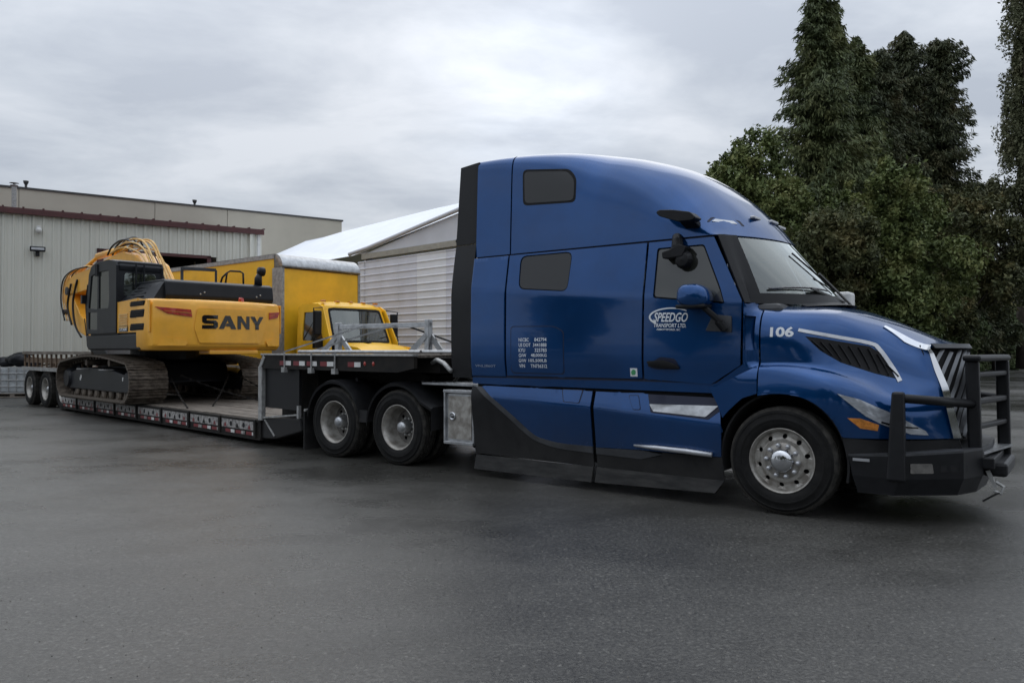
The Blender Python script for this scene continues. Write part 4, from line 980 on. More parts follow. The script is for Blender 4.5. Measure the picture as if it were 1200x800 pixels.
# gooseneck
b = MB(); b.prism([(-2.74, 0.14), (-1.62, 0.14), (-1.62, 1.26), (1.35, 1.26), (1.35, 1.47), (-2.74, 1.47)], -0.9, 0.9); b.o('gooseneck', 'chassis', trailer, bevel=0.01)
for s_ in (-1, 1):
    y = s_*1.27
    b = MB(); b.prism([(-2.70, 1.27), (0.95, 1.27), (1.30, 1.33), (1.30, 1.485), (-2.70, 1.485)], min(y-0.03, y+0.03), max(y-0.03, y+0.03)); b.o('gooseneck_side', 'chassis', trailer)
    b = MB(); b.box(-2.70, 1.30, min(y-0.05, y+0.05), max(y-0.05, y+0.05), 1.487, 1.515); b.o('edge_rail', 'galv', trailer, bevel=0.004)
    b = MB(); b.box(-2.80, -2.68, min(y-.04, y+.04), max(y-.04, y+.04), 0.40, 1.30); b.bar((-2.74, y, 1.28), (-2.60, y, 1.47), 0.09, 0.08); b.o('front_post', 'galv', trailer, bevel=0.01)
    b = MB(); b.box(-2.68, -1.62, min(y*0.975, y*0.94), max(y*0.975, y*0.94), 0.62, 1.27); b.o('side_plate', 'black', trailer)
    b = MB(); b.prism([(-2.75, 0.44), (-1.55, 0.50), (-1.50, 0.30), (-2.30, 0.12), (-2.75, 0.10)], min(y*0.55, y*1.0), max(y*0.55, y*1.0)); b.o('ramp_wedge', 'black', trailer, bevel=0.02)
    b = MB(); b.bar((-2.75, y, 0.445), (-1.56, y, 0.56), 0.04, 0.025); b.bar((-1.57, y, 0.50), (-1.57, y, 0.70), 0.05); b.o('step_edge', 'galv', trailer)
    b = MB(); b.bar((-2.62, y*1.01, 0.42), (-2.3, y*1.01, 0.17), 0.02); b.o('wedge_trim', 'galv', trailer)
    for x0, x1 in ((-2.10, -1.76), (-1.68, -1.35), (-1.29, -1.01), (-0.91, -0.56), (-0.19, 0.12)):
        xm = lerp(x0, x1, 0.52)
        p = MB(); p.box(x0, xm, y+s_*0.034-0.003, y+s_*0.034+0.003, 1.33, 1.40); p.o('reflector_red', 'red', trailer)
        p = MB(); p.box(xm, x1, y+s_*0.034-0.003, y+s_*0.034+0.003, 1.33, 1.40); p.o('reflector_white', 'white', trailer)
    for x in (0.22, 0.42): 
        p = MB(); p.lathe([(0.001, -0.012*s_*-1), (0.03, 0.0)], (x, y+s_*0.034, 1.38), 'y', 12); p.o('side_marker', 'redlens', trailer)
    for x, m_n in ((-1.93, 'galv'), (-1.14, 'galv'), (-0.50, 'galv')):
        p = MB(); p.tube([(x, y+s_*0.05, 1.53), (x, y+s_*0.05, 1.24)], 0.014, 6); p.box(x-0.05, x+0.05, y+s_*0.05-0.03, y+s_*0.05+0.03, 1.22, 1.30); p.o('strap_winch', m_n, trailer)
for i in range(10):
    y0 = -1.20+i*0.24; board('gooseneck_plank', -2.70, 1.28, y0, y0+0.24, 1.472, 1.505, 'wood', trailer, 0.003)
b = MB(); b.tube([(1.2, -0.9, 1.40), (1.36, -0.95, 1.44), (1.55, -1.0, 1.40), (1.75, -1.05, 1.30)], 0.03, 6); b.o('gooseneck_hose', 'galv', trailer, smooth=True)
b = MB(); b.box(1.30, 1.95, -0.42, 0.42, 1.30, 1.44); b.o('gooseneck_tongue', 'chassis', trailer)
# rear bogie
b = MB(); b.prism([(-17.0, 0.70), (-13.0, 0.60), (-12.6, 0.12), (-12.4, 0.40), (-12.9, 1.02), (-17.0, 1.02)], -0.62, 0.62); b.o('bogie_frame', 'chassis', trailer)
for s_ in (-1, 1):
    b = MB(); b.box(-16.95, -12.9, s_*1.28-0.025, s_*1.28+0.025, 1.00, 1.10); b.o('bogie_side', 'galv', trailer)
    for x in (-13.35, -14.85, -16.35): dual_wheel((x, s_*1.12, 0.50), trailer, s_)
    for i in range(14):
        x = -16.8+i*0.42
        p = MB(); p.box(x, x+0.06, s_*1.26-0.02, s_*1.26+0.02, 1.10, 1.48); p.o('stake', 'woodbrown', trailer)
    p = MB(); p.box(-16.9, -11.0, s_*1.27-0.03, s_*1.27+0.03, 1.46, 1.54); p.o('top_rail', 'galv' if s_ > 0 else 'wood', trailer)
    p = MB(); p.box(-16.9, -11.0, s_*1.23-0.015, s_*1.23+0.015, 1.22, 1.36); p.o('side_board', 'woodbrown', trailer)
    p = MB(); p.box(-13.10, -12.60, s_*1.31-0.012, s_*1.31+0.012, 0.42, 0.90); p.o('warning_flap', 'orange', trailer)
for i in range(10):
    y0 = -1.2+i*0.24; board('bogie_plank', -16.95, -12.9, y0, y0+0.24, 1.025, 1.07, 'woodbrown', trailer)
for i in range(9):
    x = -16.4+i*0.42; b = MB(); b.bar((x, -1.1, 1.10+0.03*(i % 3)), (x+random.uniform(.5, 1.3), -0.2+random.uniform(-.4, .8), 1.20+random.uniform(0, .22)), 0.14, 0.045); b.o('loose_board', 'wood' if i % 2 else 'woodbrown', trailer)
for x in (-13.35, -14.85, -16.35):
    b = MB(); b.tube([(x, -1.0, 0.5), (x, 1.0, 0.5)], 0.07, 8); b.o('axle', 'chassis', trailer)
b = MB(); b.tube([(-15.05, 1.2, 1.5), (-15.05, 1.2, 1.95)], 0.012, 6); b.o('marker_rod', 'chassis', trailer)

# rack of aluminium bars on the gooseneck
rk = thing('loading_rack', 'silver aluminium trestle frame lying on the front deck of the trailer', 'rack', tw(-1.28, 0.12, 1.517), TA+R(4))
b = MB(); b.box(-1.25, 1.15, -0.03, 0.03, 0.42, 0.50); b.o('cross_bar', 'alu', rk, bevel=0.005)
for x in (-1.18, 1.10):
    b = MB(); b.box(x-0.05, x+0.05, -0.045, 0.045, 0.0, 0.54); b.o('upright', 'alu', rk, bevel=0.006)
    b = MB(); b.bar((x, -0.03, 0.30), (x-0.30, -0.12, 0.01), 0.05, 0.08); b.bar((x, 0.03, 0.30), (x+0.22, 0.1, 0.01), 0.05, 0.08); b.box(x-0.32, x+0.28, -0.16, 0.16, 0.0, 0.012); b.o('foot', 'alu', rk)
for p, q in (((0.35, -0.05, 0.46), (-0.85, -0.9, 0.01)), ((-0.45, -0.05, 0.46), (-1.30, -1.05, 0.02)), ((0.60, 0.04, 0.44), (1.95, 0.25, 0.03))):
    b = MB(); b.bar(p, q, 0.035, 0.025); b.o('brace', 'alu' if q[0] < 1 else 'black', rk)
for i, (y, x0, x1) in enumerate(((-0.9, -2.2, 0.9), (-0.55, -1.0, 1.2), (0.55, -2.3, 1.1))):
    p = MB(); p.tube([tw(x0, y, 1.545), tw(x1, y+0.05, 1.545)], 0.026, 8)
    t_ = tag(p.o('aluminium_pole', 'alu'), ['aluminium pole lying along the near edge of the trailer front deck', 'short aluminium pole lying in the middle of the trailer front deck', 'aluminium pole on the far edge of the trailer front deck'][i], 'pole', 'poles lying on the front deck')

# ================================================================== EXCAVATOR
EX = -9.8
ex = thing('excavator', 'yellow crawler excavator with black cab and folded boom chained on the low trailer', 'excavator', tw(EX, 0, 0.425), TA)
def sh(pts): return [(p[0]-EX, p[1]-0.425) for p in pts]
# tracks
def track_path():
    P = []; n_ = 14
    for i in range(n_+1): t = R(-90+180*i/n_); P.append((1.80+0.42*math.cos(t), 0.46+0.42*math.sin(t)))
    for i in range(1, 12): f = i/12; P.append((lerp(1.80, -2.20, f), 0.88+0.14*math.sin(math.pi*f)))
    for i in range(n_+1): t = R(90+180*i/n_); P.append((-2.20+0.42*math.cos(t), 0.46+0.42*math.sin(t)))
    for i in range(1, 12): f = i/12; P.append((lerp(-2.20, 1.80, f), 0.04))
    return P
TP = track_path(); Ls = [0]
for i in range(len(TP)): Ls.append(Ls[-1]+math.dist(TP[i], TP[(i+1) % len(TP)]))
def tp_at(s):
    s %= Ls[-1]
    for i in range(len(TP)):
        if s <= Ls[i+1]:
            f = (s-Ls[i])/(Ls[i+1]-Ls[i]); a = TP[i]; c = TP[(i+1) % len(TP)]
            return lerp(a[0], c[0], f), lerp(a[1], c[1], f), math.atan2(c[1]-a[1], c[0]-a[0])
b = MB(); b.box(-0.098, 0.098, -0.40, 0.40, -0.012, 0.018)
for x in (-0.075, 0.0, 0.07): b.box(x-0.009, x+0.009, -0.40, 0.40, -0.04 if x < -0.05 else -0.030, -0.012)
b.box(-0.06, 0.06, -0.14, -0.08, 0.018, 0.08); b.box(-0.06, 0.06, 0.08, 0.14, 0.018, 0.08)
shoe0 = None; ns_ = round(Ls[-1]/0.205)
for s_ in (-1, 1):
    trk = MB(); trk.prism([(-2.1, 0.22), (1.65, 0.22), (1.80, 0.40), (1.75, 0.58), (0.6, 0.72), (-1.2, 0.74), (-2.15, 0.60)], s_*1.25-0.24, s_*1.25+0.24)
    trk = trk.o('track_frame', 'exblack', ex, bevel=0.02)
    for k in range(ns_):
        x, z, t = tp_at(k*Ls[-1]/ns_)
        if shoe0 is None: o = b.o('track_shoe', 'track', trk); shoe0 = o.data
        else: o = bpy.data.objects.new('track_shoe', shoe0); link(o, trk)
        # path runs so that outside is to the right of travel
        o.location = (x, s_*1.25, z); o.rotation_euler = (0, -t, 0)
    for k in range(8):
        c = MB(); c.lathe([(0.001, -0.2), (0.09, -0.2), (0.13, -0.17), (0.13, -0.08), (0.09, -0.06), (0.09, 0.06), (0.13, 0.08), (0.13, 0.17), (0.09, 0.2), (0.001, 0.2)], (-1.75+0.46*k, s_*1.25, 0.17), 'y', 16); c.o('track_roller', 'track', trk)
    for x in (-0.9, 0.6):
        c = MB(); c.lathe([(0.001, -0.25), (0.075, -0.25), (0.075, 0.25), (0.001, 0.25)], (x, s_*1.25, 0.86), 'y', 12); c.o('carrier_roller', 'track', trk)
        c = MB(); c.box(x-0.16, x+0.16, min(s_*1.44, s_*1.66), max(s_*1.44, s_*1.66), 0.70, 0.72); c.o('step', 'galv', trk)
    for x in (-2.20, 1.80):
        c = MB(); c.lathe([(0.001, -0.30), (0.20, -0.30), (0.24, -0.24), (0.30, -0.10), (0.38, -0.06), (0.38, 0.06), (0.30, 0.10), (0.24, 0.22), (0.001, 0.22)] if s_ < 0 else [(0.001, -0.22), (0.24, -0.22), (0.38, -0.06), (0.38, 0.06), (0.24, 0.30), (0.001, 0.30)], (x, s_*1.25, 0.46), 'y', 20); c.o('idler' if x < 0 else 'sprocket', 'exblack', trk)
    for x, z in ((-1.25, 0.52), (1.45, 0.52), (-1.30, 0.47)):
        c = MB(); c.box(x-0.035, x+0.035, s_*1.495-0.006, s_*1.495+0.006, z-0.04, z+0.04); c.o('lashing_mark', 'white', trk)
b = MB(); b.prism([(-1.5, 0.42), (1.4, 0.42), (1.2, 0.85), (0.7, 0.95), (-0.8, 0.95), (-1.3, 0.85)], -0.95, 0.95); b.o('car_body', 'exblack', ex, bevel=0.03)
b = MB(); b.lathe([(0.70, 0.88), (0.78, 0.92), (0.78, 1.18)], (0, 0, 0), 'z', 32); b.o('swing_ring', 'exblack', ex)
# upper frame
b = MB(); b.prism([(-1.0, 1.45), (-0.95, 1.22), (-0.80, 1.15), (2.35, 1.15), (2.35, 1.50), (-1.0, 1.50)], -1.48, 1.48); b.o('upper_frame', 'exblack', ex, bevel=0.04)
b = MB(); b.prism([(-1.9, 1.2), (-1.0, 1.18), (-1.0, 1.5), (-1.9, 1.45)], -0.45, 0.9); b.o('front_frame', 'exblack', ex, bevel=0.03)
# counterweight
plan = [(2.15, -1.50), (2.72, -1.50), (2.86, -1.42), (3.02, -1.10), (3.16, -0.66), (3.20, -0.3), (3.20, 0.3), (3.16, 0.66), (3.02, 1.10), (2.86, 1.42), (2.72, 1.50), (2.15, 1.50)]
def cwx(y):
    return interp(y, [(-1.50, 2.72), (-1.42, 2.86), (-1.10, 3.02), (-0.66, 3.16), (-0.3, 3.20), (0.3, 3.20), (0.66, 3.16), (1.10, 3.02), (1.42, 2.86), (1.5, 2.72)])
lv = [(1.14, 0.90), (1.24, 0.985), (1.70, 1.0), (2.05, 0.985), (2.16, 0.96), (2.21, 0.91)]
V = []; F = []; n = len(plan)
for z, s__ in lv:
    for x, y in plan: V.append((2.15+(x-2.15)*(s__ if x > 2.2 else 1)-(1-s__)*0.2, y*(1-(1-s__)*0.35), z))
for i in range(len(lv)-1):
    for j in range(n): F.append((i*n+j, i*n+(j+1) % n, (i+1)*n+(j+1) % n, (i+1)*n+j))
F += [tuple(range(n))[::-1], tuple((len(lv)-1)*n+k for k in range(n))]
cw = MB(); cw.V = V; cw.F = F; cw = cw.o('counterweight', 'yellow', ex, bevel=0.03, smooth=True, auto=30)
def cwface(poly, name, m, eps=0.006, par=None, thick=0.01, step=0.12):
    VV, FF = cdt(poly, (), step); W = [(cwx(y)+eps-0.02*max(0, z-2.0)*4, y, z) for y, z in VV]
    return mk(name, W, FF, m, par or cw, solid=thick, off=-1)
cwface(rpoly([(-0.60, 1.30), (0.80, 1.30), (0.96, 1.62), (0.92, 2.03), (-0.64, 2.03), (-0.70, 1.62)], 0.05), 'rear_panel', 'yellow', 0.012)
cwface([(-1.36, 1.24), (-0.86, 1.24), (-0.80, 1.34), (-1.24, 1.42)], 'lower_pocket', 'yellow', 0.015)
cwface([(1.36, 1.24), (1.02, 1.24), (0.96, 1.34), (1.26, 1.42)], 'lower_pocket', 'yellow', 0.015)
for sgn in (-1, 1):
    k_ = 0 if sgn < 0 else 0.28
    lp = [(sgn*1.40, 2.04), (sgn*(0.76+k_), 1.99), (sgn*(0.74+k_), 1.84), (sgn*1.18, 1.90)] if sgn < 0 else [(1.41, 2.02), (1.06, 1.99), (1.06, 1.84), (1.34, 1.89)]
    tl = cwface(lp, 'tail_light', 'redlens', 0.012)
    cwface([(sgn*1.24, 1.965), (sgn*(0.76+k_*1.1), 1.925), (sgn*(0.76+k_*1.1), 1.905), (sgn*1.22, 1.945)], 'light_divider', 'orange', 0.018, tl)
# SANY lettering from bars
def letter(polys, x0, wd, name):
    for i, pg in enumerate(polys):
        W = [(x0+px_*wd, 1.60+pz*0.285) for px_, pz in pg]
        if i == 0: V, F = [], []
        a, f = cdt(W, (), 0.1); n0 = len(V); V += [(cwx(y)+0.021, y, z) for y, z in a]; F += [tuple(k+n0 for k in ff) for ff in f]
    return mk(name, V, F, 'blackgloss', cw)
S_ = [[(0.12, 1), (1.0, 1), (1.0, 0.74), (0.30, 0.74), (0.27, 0.62), (0.85, 0.62), (1.0, 0.46), (1.0, 0.14), (0.86, 0), (0, 0), (0, 0.26), (0.70, 0.26), (0.73, 0.36), (0.14, 0.38), (0, 0.50), (0, 0.88)]]
A_ = [[(0.36, 1), (0.64, 1), (1.0, 0), (0.70, 0), (0.63, 0.20), (0.37, 0.20), (0.44, 0.42), (0.56, 0.42), (0.50, 0.68), (0.28, 0), (0, 0)]]
N_ = [[(0, 0), (0, 1), (0.30, 1), (0.72, 0.40), (0.72, 1), (1, 1), (1, 0), (0.72, 0), (0.28, 0.60), (0.28, 0)]]
Y_ = [[(0, 1), (0.31, 1), (0.50, 0.62), (0.69, 1), (1, 1), (0.64, 0.36), (0.64, 0), (0.36, 0), (0.36, 0.36)]]
for pg, x0, wd in ((S_, -0.55, 0.33), (A_, -0.20, 0.39), (N_, 0.215, 0.29), (Y_, 0.52, 0.36)): letter(pg, x0, wd, 'brand_letter')
b = MB(); b.tube([(2.95, 0.40, 2.22), (2.97, 0.40, 2.28), (3.02, 0.42, 2.27), (3.04, 0.42, 2.18)], 0.035, 8); b.o('rear_camera', 'redlens', cw)
b = MB(); b.box(2.6, 3.12, -0.35, 0.75, 1.06, 1.15); b.o('tow_eye', 'yellow', ex, bevel=0.02)
# side panels
def side_wall(name, poly, y, m, par, th=0.02, holes=()):
    VV, FF = cdt(sh(poly), [sh(h) for h in holes]); s__ = -1 if y < 0 else 1
    return mk(name, [(a, y, z) for a, z in VV], [f if y < 0 else f[::-1] for f in FF], m, par, solid=th, off=-1, bevel=0.004)
for y in (-1.485, 1.485):
    sp = side_wall('side_panel', [(-9.82, 1.95), (-9.60, 2.12), (-8.86, 2.62), (-7.60, 2.66), (-7.60, 1.95)], y, 'yellow', ex)
    rp_ = side_wall('rear_side_panel', [(-7.58, 1.95), (-7.58, 2.66), (-7.30, 2.62), (-6.98, 2.60), (-6.98, 1.95)], y*0.995, 'yellow', ex)
    e_ = -0.012 if y < 0 else 0.012
    for (z0, z1) in ((2.50, 2.60), (2.26, 2.42), (1.99, 2.13)):
        v = side_wall('side_vent', rpoly([(-7.98, z0), (-7.22, z0), (-7.18, z1), (-7.92, z1)], 0.03), y+e_*1.3, 'dark', sp)
        for k in range(3):
            zz = z0+(k+1)*(z1-z0)/4; c = MB(); c.box(-7.95-EX, -7.22-EX, y+e_*2-0.006, y+e_*2+0.006, zz-0.425-0.006, zz-0.425+0.004); c.o('vent_slat', 'exblack', v)
    for i in range(6):
        c = MB(); zz = 2.05+i*0.055; c.box(-8.62-EX, -8.12-EX, y+e_-0.005, y+e_+0.005, zz-0.425, zz-0.425+0.03); c.o('grille_slat', 'hose', sp)
    side_wall('panel_gap', [(-8.76, 1.96), (-8.74, 1.96), (-8.74, 2.62), (-8.76, 2.62)], y+e_*0.4, 'exblack', sp, 0.006)
    side_wall('model_plate', [(-8.62, 1.97), (-8.10, 1.97), (-8.10, 2.09), (-8.62, 2.09)], y+e_*0.9, 'exblack', sp, 0.006)
    side_wall('toolbox_grille', rpoly([(-9.48, 2.02), (-9.2, 2.02), (-9.08, 2.38), (-9.32, 2.2)], 0.02), y+e_*0.6, 'hose', sp, 0.006)
V, F = text_geo('SY500', 1.0, 0.03); x0 = min(v[0] for v in V); x1 = max(v[0] for v in V); z1 = max(v[1] for v in V)
mk('model_text', [((v[0]-x0)/(x1-x0)*0.42+(-8.57-EX), -1.485-0.014, v[1]/z1*0.08+(1.99-0.425)) for v in V], F, 'whitedecal', sp if False else ex)
b = MB(); b.box(-0.1, 2.3, -1.40, 1.40, 1.5, 2.20); b.o('engine_bay', 'exblack', ex)
b = MB(); b.prism([(0.1, 2.20), (2.60, 2.20), (2.66, 2.30), (2.62, 2.60), (2.50, 2.65), (1.05, 2.66), (0.4, 2.6), (0.1, 2.4)], -1.08, 1.38); b.o('engine_hood', 'exblack', ex, bevel=0.03)
lh = MB(); lh.add([(1.30, -1.42, 2.22), (2.56, -1.30, 2.22), (2.56, -1.06, 2.62), (1.30, -1.06, 2.62), (1.0, -1.42, 2.22), (1.0, -1.06, 2.56), (2.56, -1.06, 2.22), (1.0, -1.06, 2.22)], [(0,1,2,3),(0,3,5,4),(1,6,2),(4,5,7),(4,7,6,1,0)]); lh = lh.o('hood_shoulder', 'exblack', ex)
for k in range(4):
    f = 0.2+k*0.18; c = MB(); y = lerp(-1.40, -1.07, f); z = lerp(2.22, 2.62, f); c.bar((1.35, y-0.012, z), (2.05, y+0.02, z), 0.05, 0.018); c.o('hood_slat', 'greyplastic', lh)
# roof-top fittings
c = MB(); c.tube([(1.55, -0.28, 2.62), (1.55, -0.28, 3.03)], 0.035, 8); c.bar((1.55, -0.28, 3.0), (1.75, 0.42, 3.0), 0.05, 0.07); c.tube([(1.75, 0.42, 3.0), (1.75, 0.42, 2.64)], 0.028, 8); c.o('hood_rail', 'greyplastic', ex)
c = MB(); c.tube([(1.80, 0.62, 2.64), (1.80, 0.66, 2.95), (1.80, 0.74, 3.0), (1.85, 0.96, 3.0), (1.88, 1.02, 2.96), (1.90, 1.02, 2.62)], 0.022, 8); c.tube([(1.55, 0.60, 2.64), (1.65, 0.62, 2.85), (1.80, 0.66, 2.95)], 0.022, 8); c.o('handrail', 'exblack', ex, smooth=True)
c = MB(); c.tube([(2.45, 1.10, 2.62), (2.45, 1.10, 2.80), (2.47, 1.12, 2.90)], [0.09, 0.085, 0.06], 12); c.lathe([(0.001, -0.09), (0.10, -0.07), (0.11, 0.05), (0.001, 0.08)], (2.47, 1.17, 2.97), 'y', 14); c.o('exhaust_pipe', 'exblack', ex, smooth=True)
for y in (-0.35, 0.95):
    c = MB(); c.lathe([(0.001, 0.02), (0.02, 0.01), (0.02, 0)], (2.655, y, 2.36), 'x', 8); c.lathe([(0.001, 0.02), (0.02, 0.01), (0.02, 0)], (2.655, y+0.09, 2.40), 'x', 8); c.o('hood_latch', 'galv', ex)
# cab
def cbx(a): return a-EX
CP = [(-10.62, 1.95), (-10.66, 2.6), (-10.50, 3.35), (-10.35, 3.52), (-10.0, 3.60), (-9.2, 3.60), (-8.80, 3.54), (-8.73, 3.44), (-8.74, 1.95)]
CPs = sh(CP)
pane = [sh([(-10.50, 2.55), (-10.34, 3.30), (-9.92, 3.36), (-9.92, 2.52)]), sh([(-9.82, 2.52), (-9.82, 3.36), (-9.20, 3.36), (-9.16, 2.75), (-9.22, 2.52)]), sh([(-10.50, 2.06), (-10.50, 2.46), (-9.92, 2.44), (-9.92, 2.04)])]
for y in (-1.49, -0.52):
    VV, FF = cdt(CPs, [rpoly(p, 0.03) for p in pane])
    cs = mk('cab_side', [(a, y, z) for a, z in VV], FF, 'exblack', ex, solid=0.05, off=0, bevel=0.006)
    for p in pane:
        VV, FF = cdt(rpoly(p, 0.03)); mk('cab_window', [(a, y, z) for a, z in VV], FF, 'excabglass' if False else 'glassdark', cs, solid=0.006)
b = MB(); b.prism(sh([(-10.52, 3.35), (-10.36, 3.53), (-10.0, 3.61), (-9.2, 3.61), (-8.80, 3.55), (-8.72, 3.44), (-8.74, 3.32), (-10.4, 3.30)]), -1.46, -0.55); b.o('cab_roof', 'exblack', ex, bevel=0.03)
V, F = cdt(rpoly([(-1.47, 1.52), (-0.53, 1.52), (-0.53, 3.10), (-1.47, 3.10)], 0.03), [rpoly([(-1.36, 2.36), (-0.63, 2.36), (-0.66, 2.86), (-1.33, 2.86)], 0.05)])
cr_ = mk('cab_rear', [(cbx(-8.75), y, z) for y, z in V], F, 'exblack', ex, solid=0.04, off=-1)
V, F = cdt(rpoly([(-1.36, 2.36), (-0.63, 2.36), (-0.66, 2.86), (-1.33, 2.86)], 0.05)); mk('cab_window', [(cbx(-8.76), y, z) for y, z in V], F, 'glassex' if 'glassex' in M else 'glass', cr_, solid=0.006)
b = MB(); b.tube([(cbx(-8.68), -1.12, 2.30), (cbx(-8.66), -1.12, 3.08)], 0.02, 6); b.tube([(cbx(-8.68), -0.95, 2.30), (cbx(-8.66), -0.95, 3.08)], 0.02, 6); b.o('cab_guard_bar', 'exblack', cr_)
b = MB(); b.box(cbx(-9.7), cbx(-9.1), -1.25, -0.75, 1.9, 2.05); b.box(cbx(-9.15), cbx(-9.0), -1.22, -0.78, 2.0, 2.75); b.o('operator_seat', 'greyplastic', ex, bevel=0.04)
b = MB(); b.box(cbx(-10.55), cbx(-8.8), -1.45, -0.55, 1.5, 1.56); b.o('cab_floor', 'exblack', ex)
b = MB(); b.box(cbx(-10.0), cbx(-9.86), -1.54, -1.51, 2.85, 3.12); b.o('door_latch', 'dark', ex)
V = [(cbx(-10.62), -1.47, 1.55), (cbx(-10.62), -0.53, 1.55), (cbx(-10.66), -0.53, 2.2), (cbx(-10.66), -1.47, 2.2), (cbx(-10.50), -0.53, 2.93), (cbx(-10.50), -1.47, 2.93)]
mk('cab_window', V, [(0, 1, 2, 3), (3, 2, 4, 5)], 'glassdark', ex, solid=0.01)
b = MB(); b.tube([(cbx(-10.75), -1.45, 1.5), (cbx(-10.80), -1.48, 2.3), (cbx(-10.66), -1.48, 2.7)], 0.02, 6); b.tube([(cbx(-10.72), -1.45, 1.2), (cbx(-10.95), -1.46, 1.9)], 0.012, 6); b.box(cbx(-10.85), cbx(-10.75), -1.58, -1.44, 2.25, 2.45); b.o('cab_handrail', 'exblack', ex, smooth=False)
# boom, arm, cylinders, hoses
bm_top = [(-9.35, 2.7), (-9.45, 3.3), (-9.9, 3.80), (-10.6, 4.10), (-11.4, 4.26), (-12.3, 4.22), (-14.0, 4.0), (-15.4, 3.92), (-16.1, 3.70)]
bm_bot = [(-16.2, 3.35), (-15.4, 3.30), (-14, 3.38), (-12.4, 3.55), (-11.5, 3.45), (-10.9, 3.1), (-10.5, 2.6), (-10.2, 2.1), (-9.5, 2.1)]
b = MB(); b.prism(sh(bm_top+bm_bot), -0.38, 0.20); boom = b.o('boom', 'yellow', ex, bevel=0.02)
b = MB(); b.prism(sh([(-16.2, 3.95), (-16.55, 3.60), (-16.50, 3.1), (-16.1, 2.6), (-15.3, 2.15), (-13.6, 1.75), (-13.5, 1.95), (-15.0, 2.65), (-15.6, 3.2), (-15.85, 3.8)]), -0.33, 0.10); arm = b.o('arm', 'yellow', ex, bevel=0.02)
b = MB(); b.lathe([(0.001, -0.42), (0.13, -0.42), (0.13, -0.36)], (cbx(-15.95), 0, 3.42-0.425), 'y', 16); b.lathe([(0.001, -0.42), (0.09, -0.42), (0.09, -0.34)], (cbx(-16.2), 0, 2.75-0.425), 'y', 16); b.o('pivot_pin', 'greyplastic', arm)
for y in (-0.55, 0.38):
    b = MB(); b.tube([(cbx(-11.0), y, 1.5), (cbx(-12.6), y, 2.55)], 0.11, 12); b.tube([(cbx(-12.6), y, 2.55), (cbx(-13.4), y*0.7, 3.3)], 0.055, 10); b.o('boom_cylinder', 'yellow', ex, smooth=True)
b = MB(); b.tube([(cbx(-12.2), -0.09, 4.02), (cbx(-14.2), -0.09, 3.98)], 0.10, 12); b.tube([(cbx(-14.2), -0.09, 3.98), (cbx(-15.9), -0.09, 3.6)], 0.05, 10); b.o('arm_cylinder', 'yellow', ex, smooth=True)
for k in range(9):
    y = -0.46+k*0.062+random.uniform(-.03, .03); h = random.uniform(-0.06, 0.05)+0.03+0.035*((k*5) % 4)
    pts = [(cbx(-9.15+0.03*k), y, 2.35), (cbx(-9.25), y, 2.85), (cbx(-9.75-0.02*k), y, 3.50+h), (cbx(-10.4), y, 3.80+h*1.6), (cbx(-11.3), y, 3.95+h*1.2), (cbx(-12.2-0.1*(k % 3)), y+0.02, 3.86+h*0.5)]
    b = MB(); b.tube([q for q in resample(pts, 24)], random.uniform(.016, .028), 6); b.o('hydraulic_hose', 'exblack' if k in (2, 5) else 'hose', boom, smooth=True)
for k in range(3):
    y = -0.36+k*0.12
    pts = [(cbx(-12.6), y, 3.85), (cbx(-12.3), y, 4.05+.04*k), (cbx(-11.7), y, 4.17+.05*k), (cbx(-11.1), y, 4.13+.04*k), (cbx(-10.8), y, 3.98)]
    b = MB(); b.tube(resample(pts, 16), 0.026, 6); b.o('hydraulic_hose', 'exblack', boom, smooth=True)
for k in range(8):
    y = -0.44+k*0.062
    pts = [(cbx(-14.0), y, 3.62), (cbx(-15.3), y, 3.60+.03*k), (cbx(-16.15-.03*k), y, 3.38), (cbx(-16.38-.04*k), y, 2.90), (cbx(-16.30), y, 2.50), (cbx(-16.0), y, 2.05)]
    b = MB(); b.tube(resample(pts, 20), 0.021, 6); b.o('hydraulic_hose', 'exblack' if k % 3 == 0 else 'hose', boom, smooth=True)
b = MB(); b.tube(resample([(cbx(-15.0), -0.4, 3.3), (cbx(-15.2), -0.45, 2.6), (cbx(-15.0), -0.45, 1.9), (cbx(-14.6), -0.4, 1.5)], 14), 0.03, 6); b.tube(resample([(cbx(-15.5), -0.42, 3.2), (cbx(-15.7), -0.45, 2.5), (cbx(-15.3), -0.45, 1.9)], 14), 0.03, 6); b.o('hydraulic_hose', 'exblack', boom, smooth=True)
b = MB(); b.prism(sh([(-13.6, 1.95), (-13.5, 1.7), (-12.4, 0.9), (-11.6, 0.7), (-11.5, 1.1), (-12.3, 1.7)]), -0.6, 0.4); b.o('bucket', 'exblack', ex, bevel=0.03)
for o_ in list(ex.children):
    if o_.name.split('.')[0] in ('boom', 'arm', 'boom_cylinder', 'arm_cylinder'):
        px0, pz0 = -9.55-EX, 2.1-0.425; o_.scale = (0.955, 1, 0.915); o_.location = (px0*(1-0.955)-0.12, -0.05, pz0*(1-0.915))
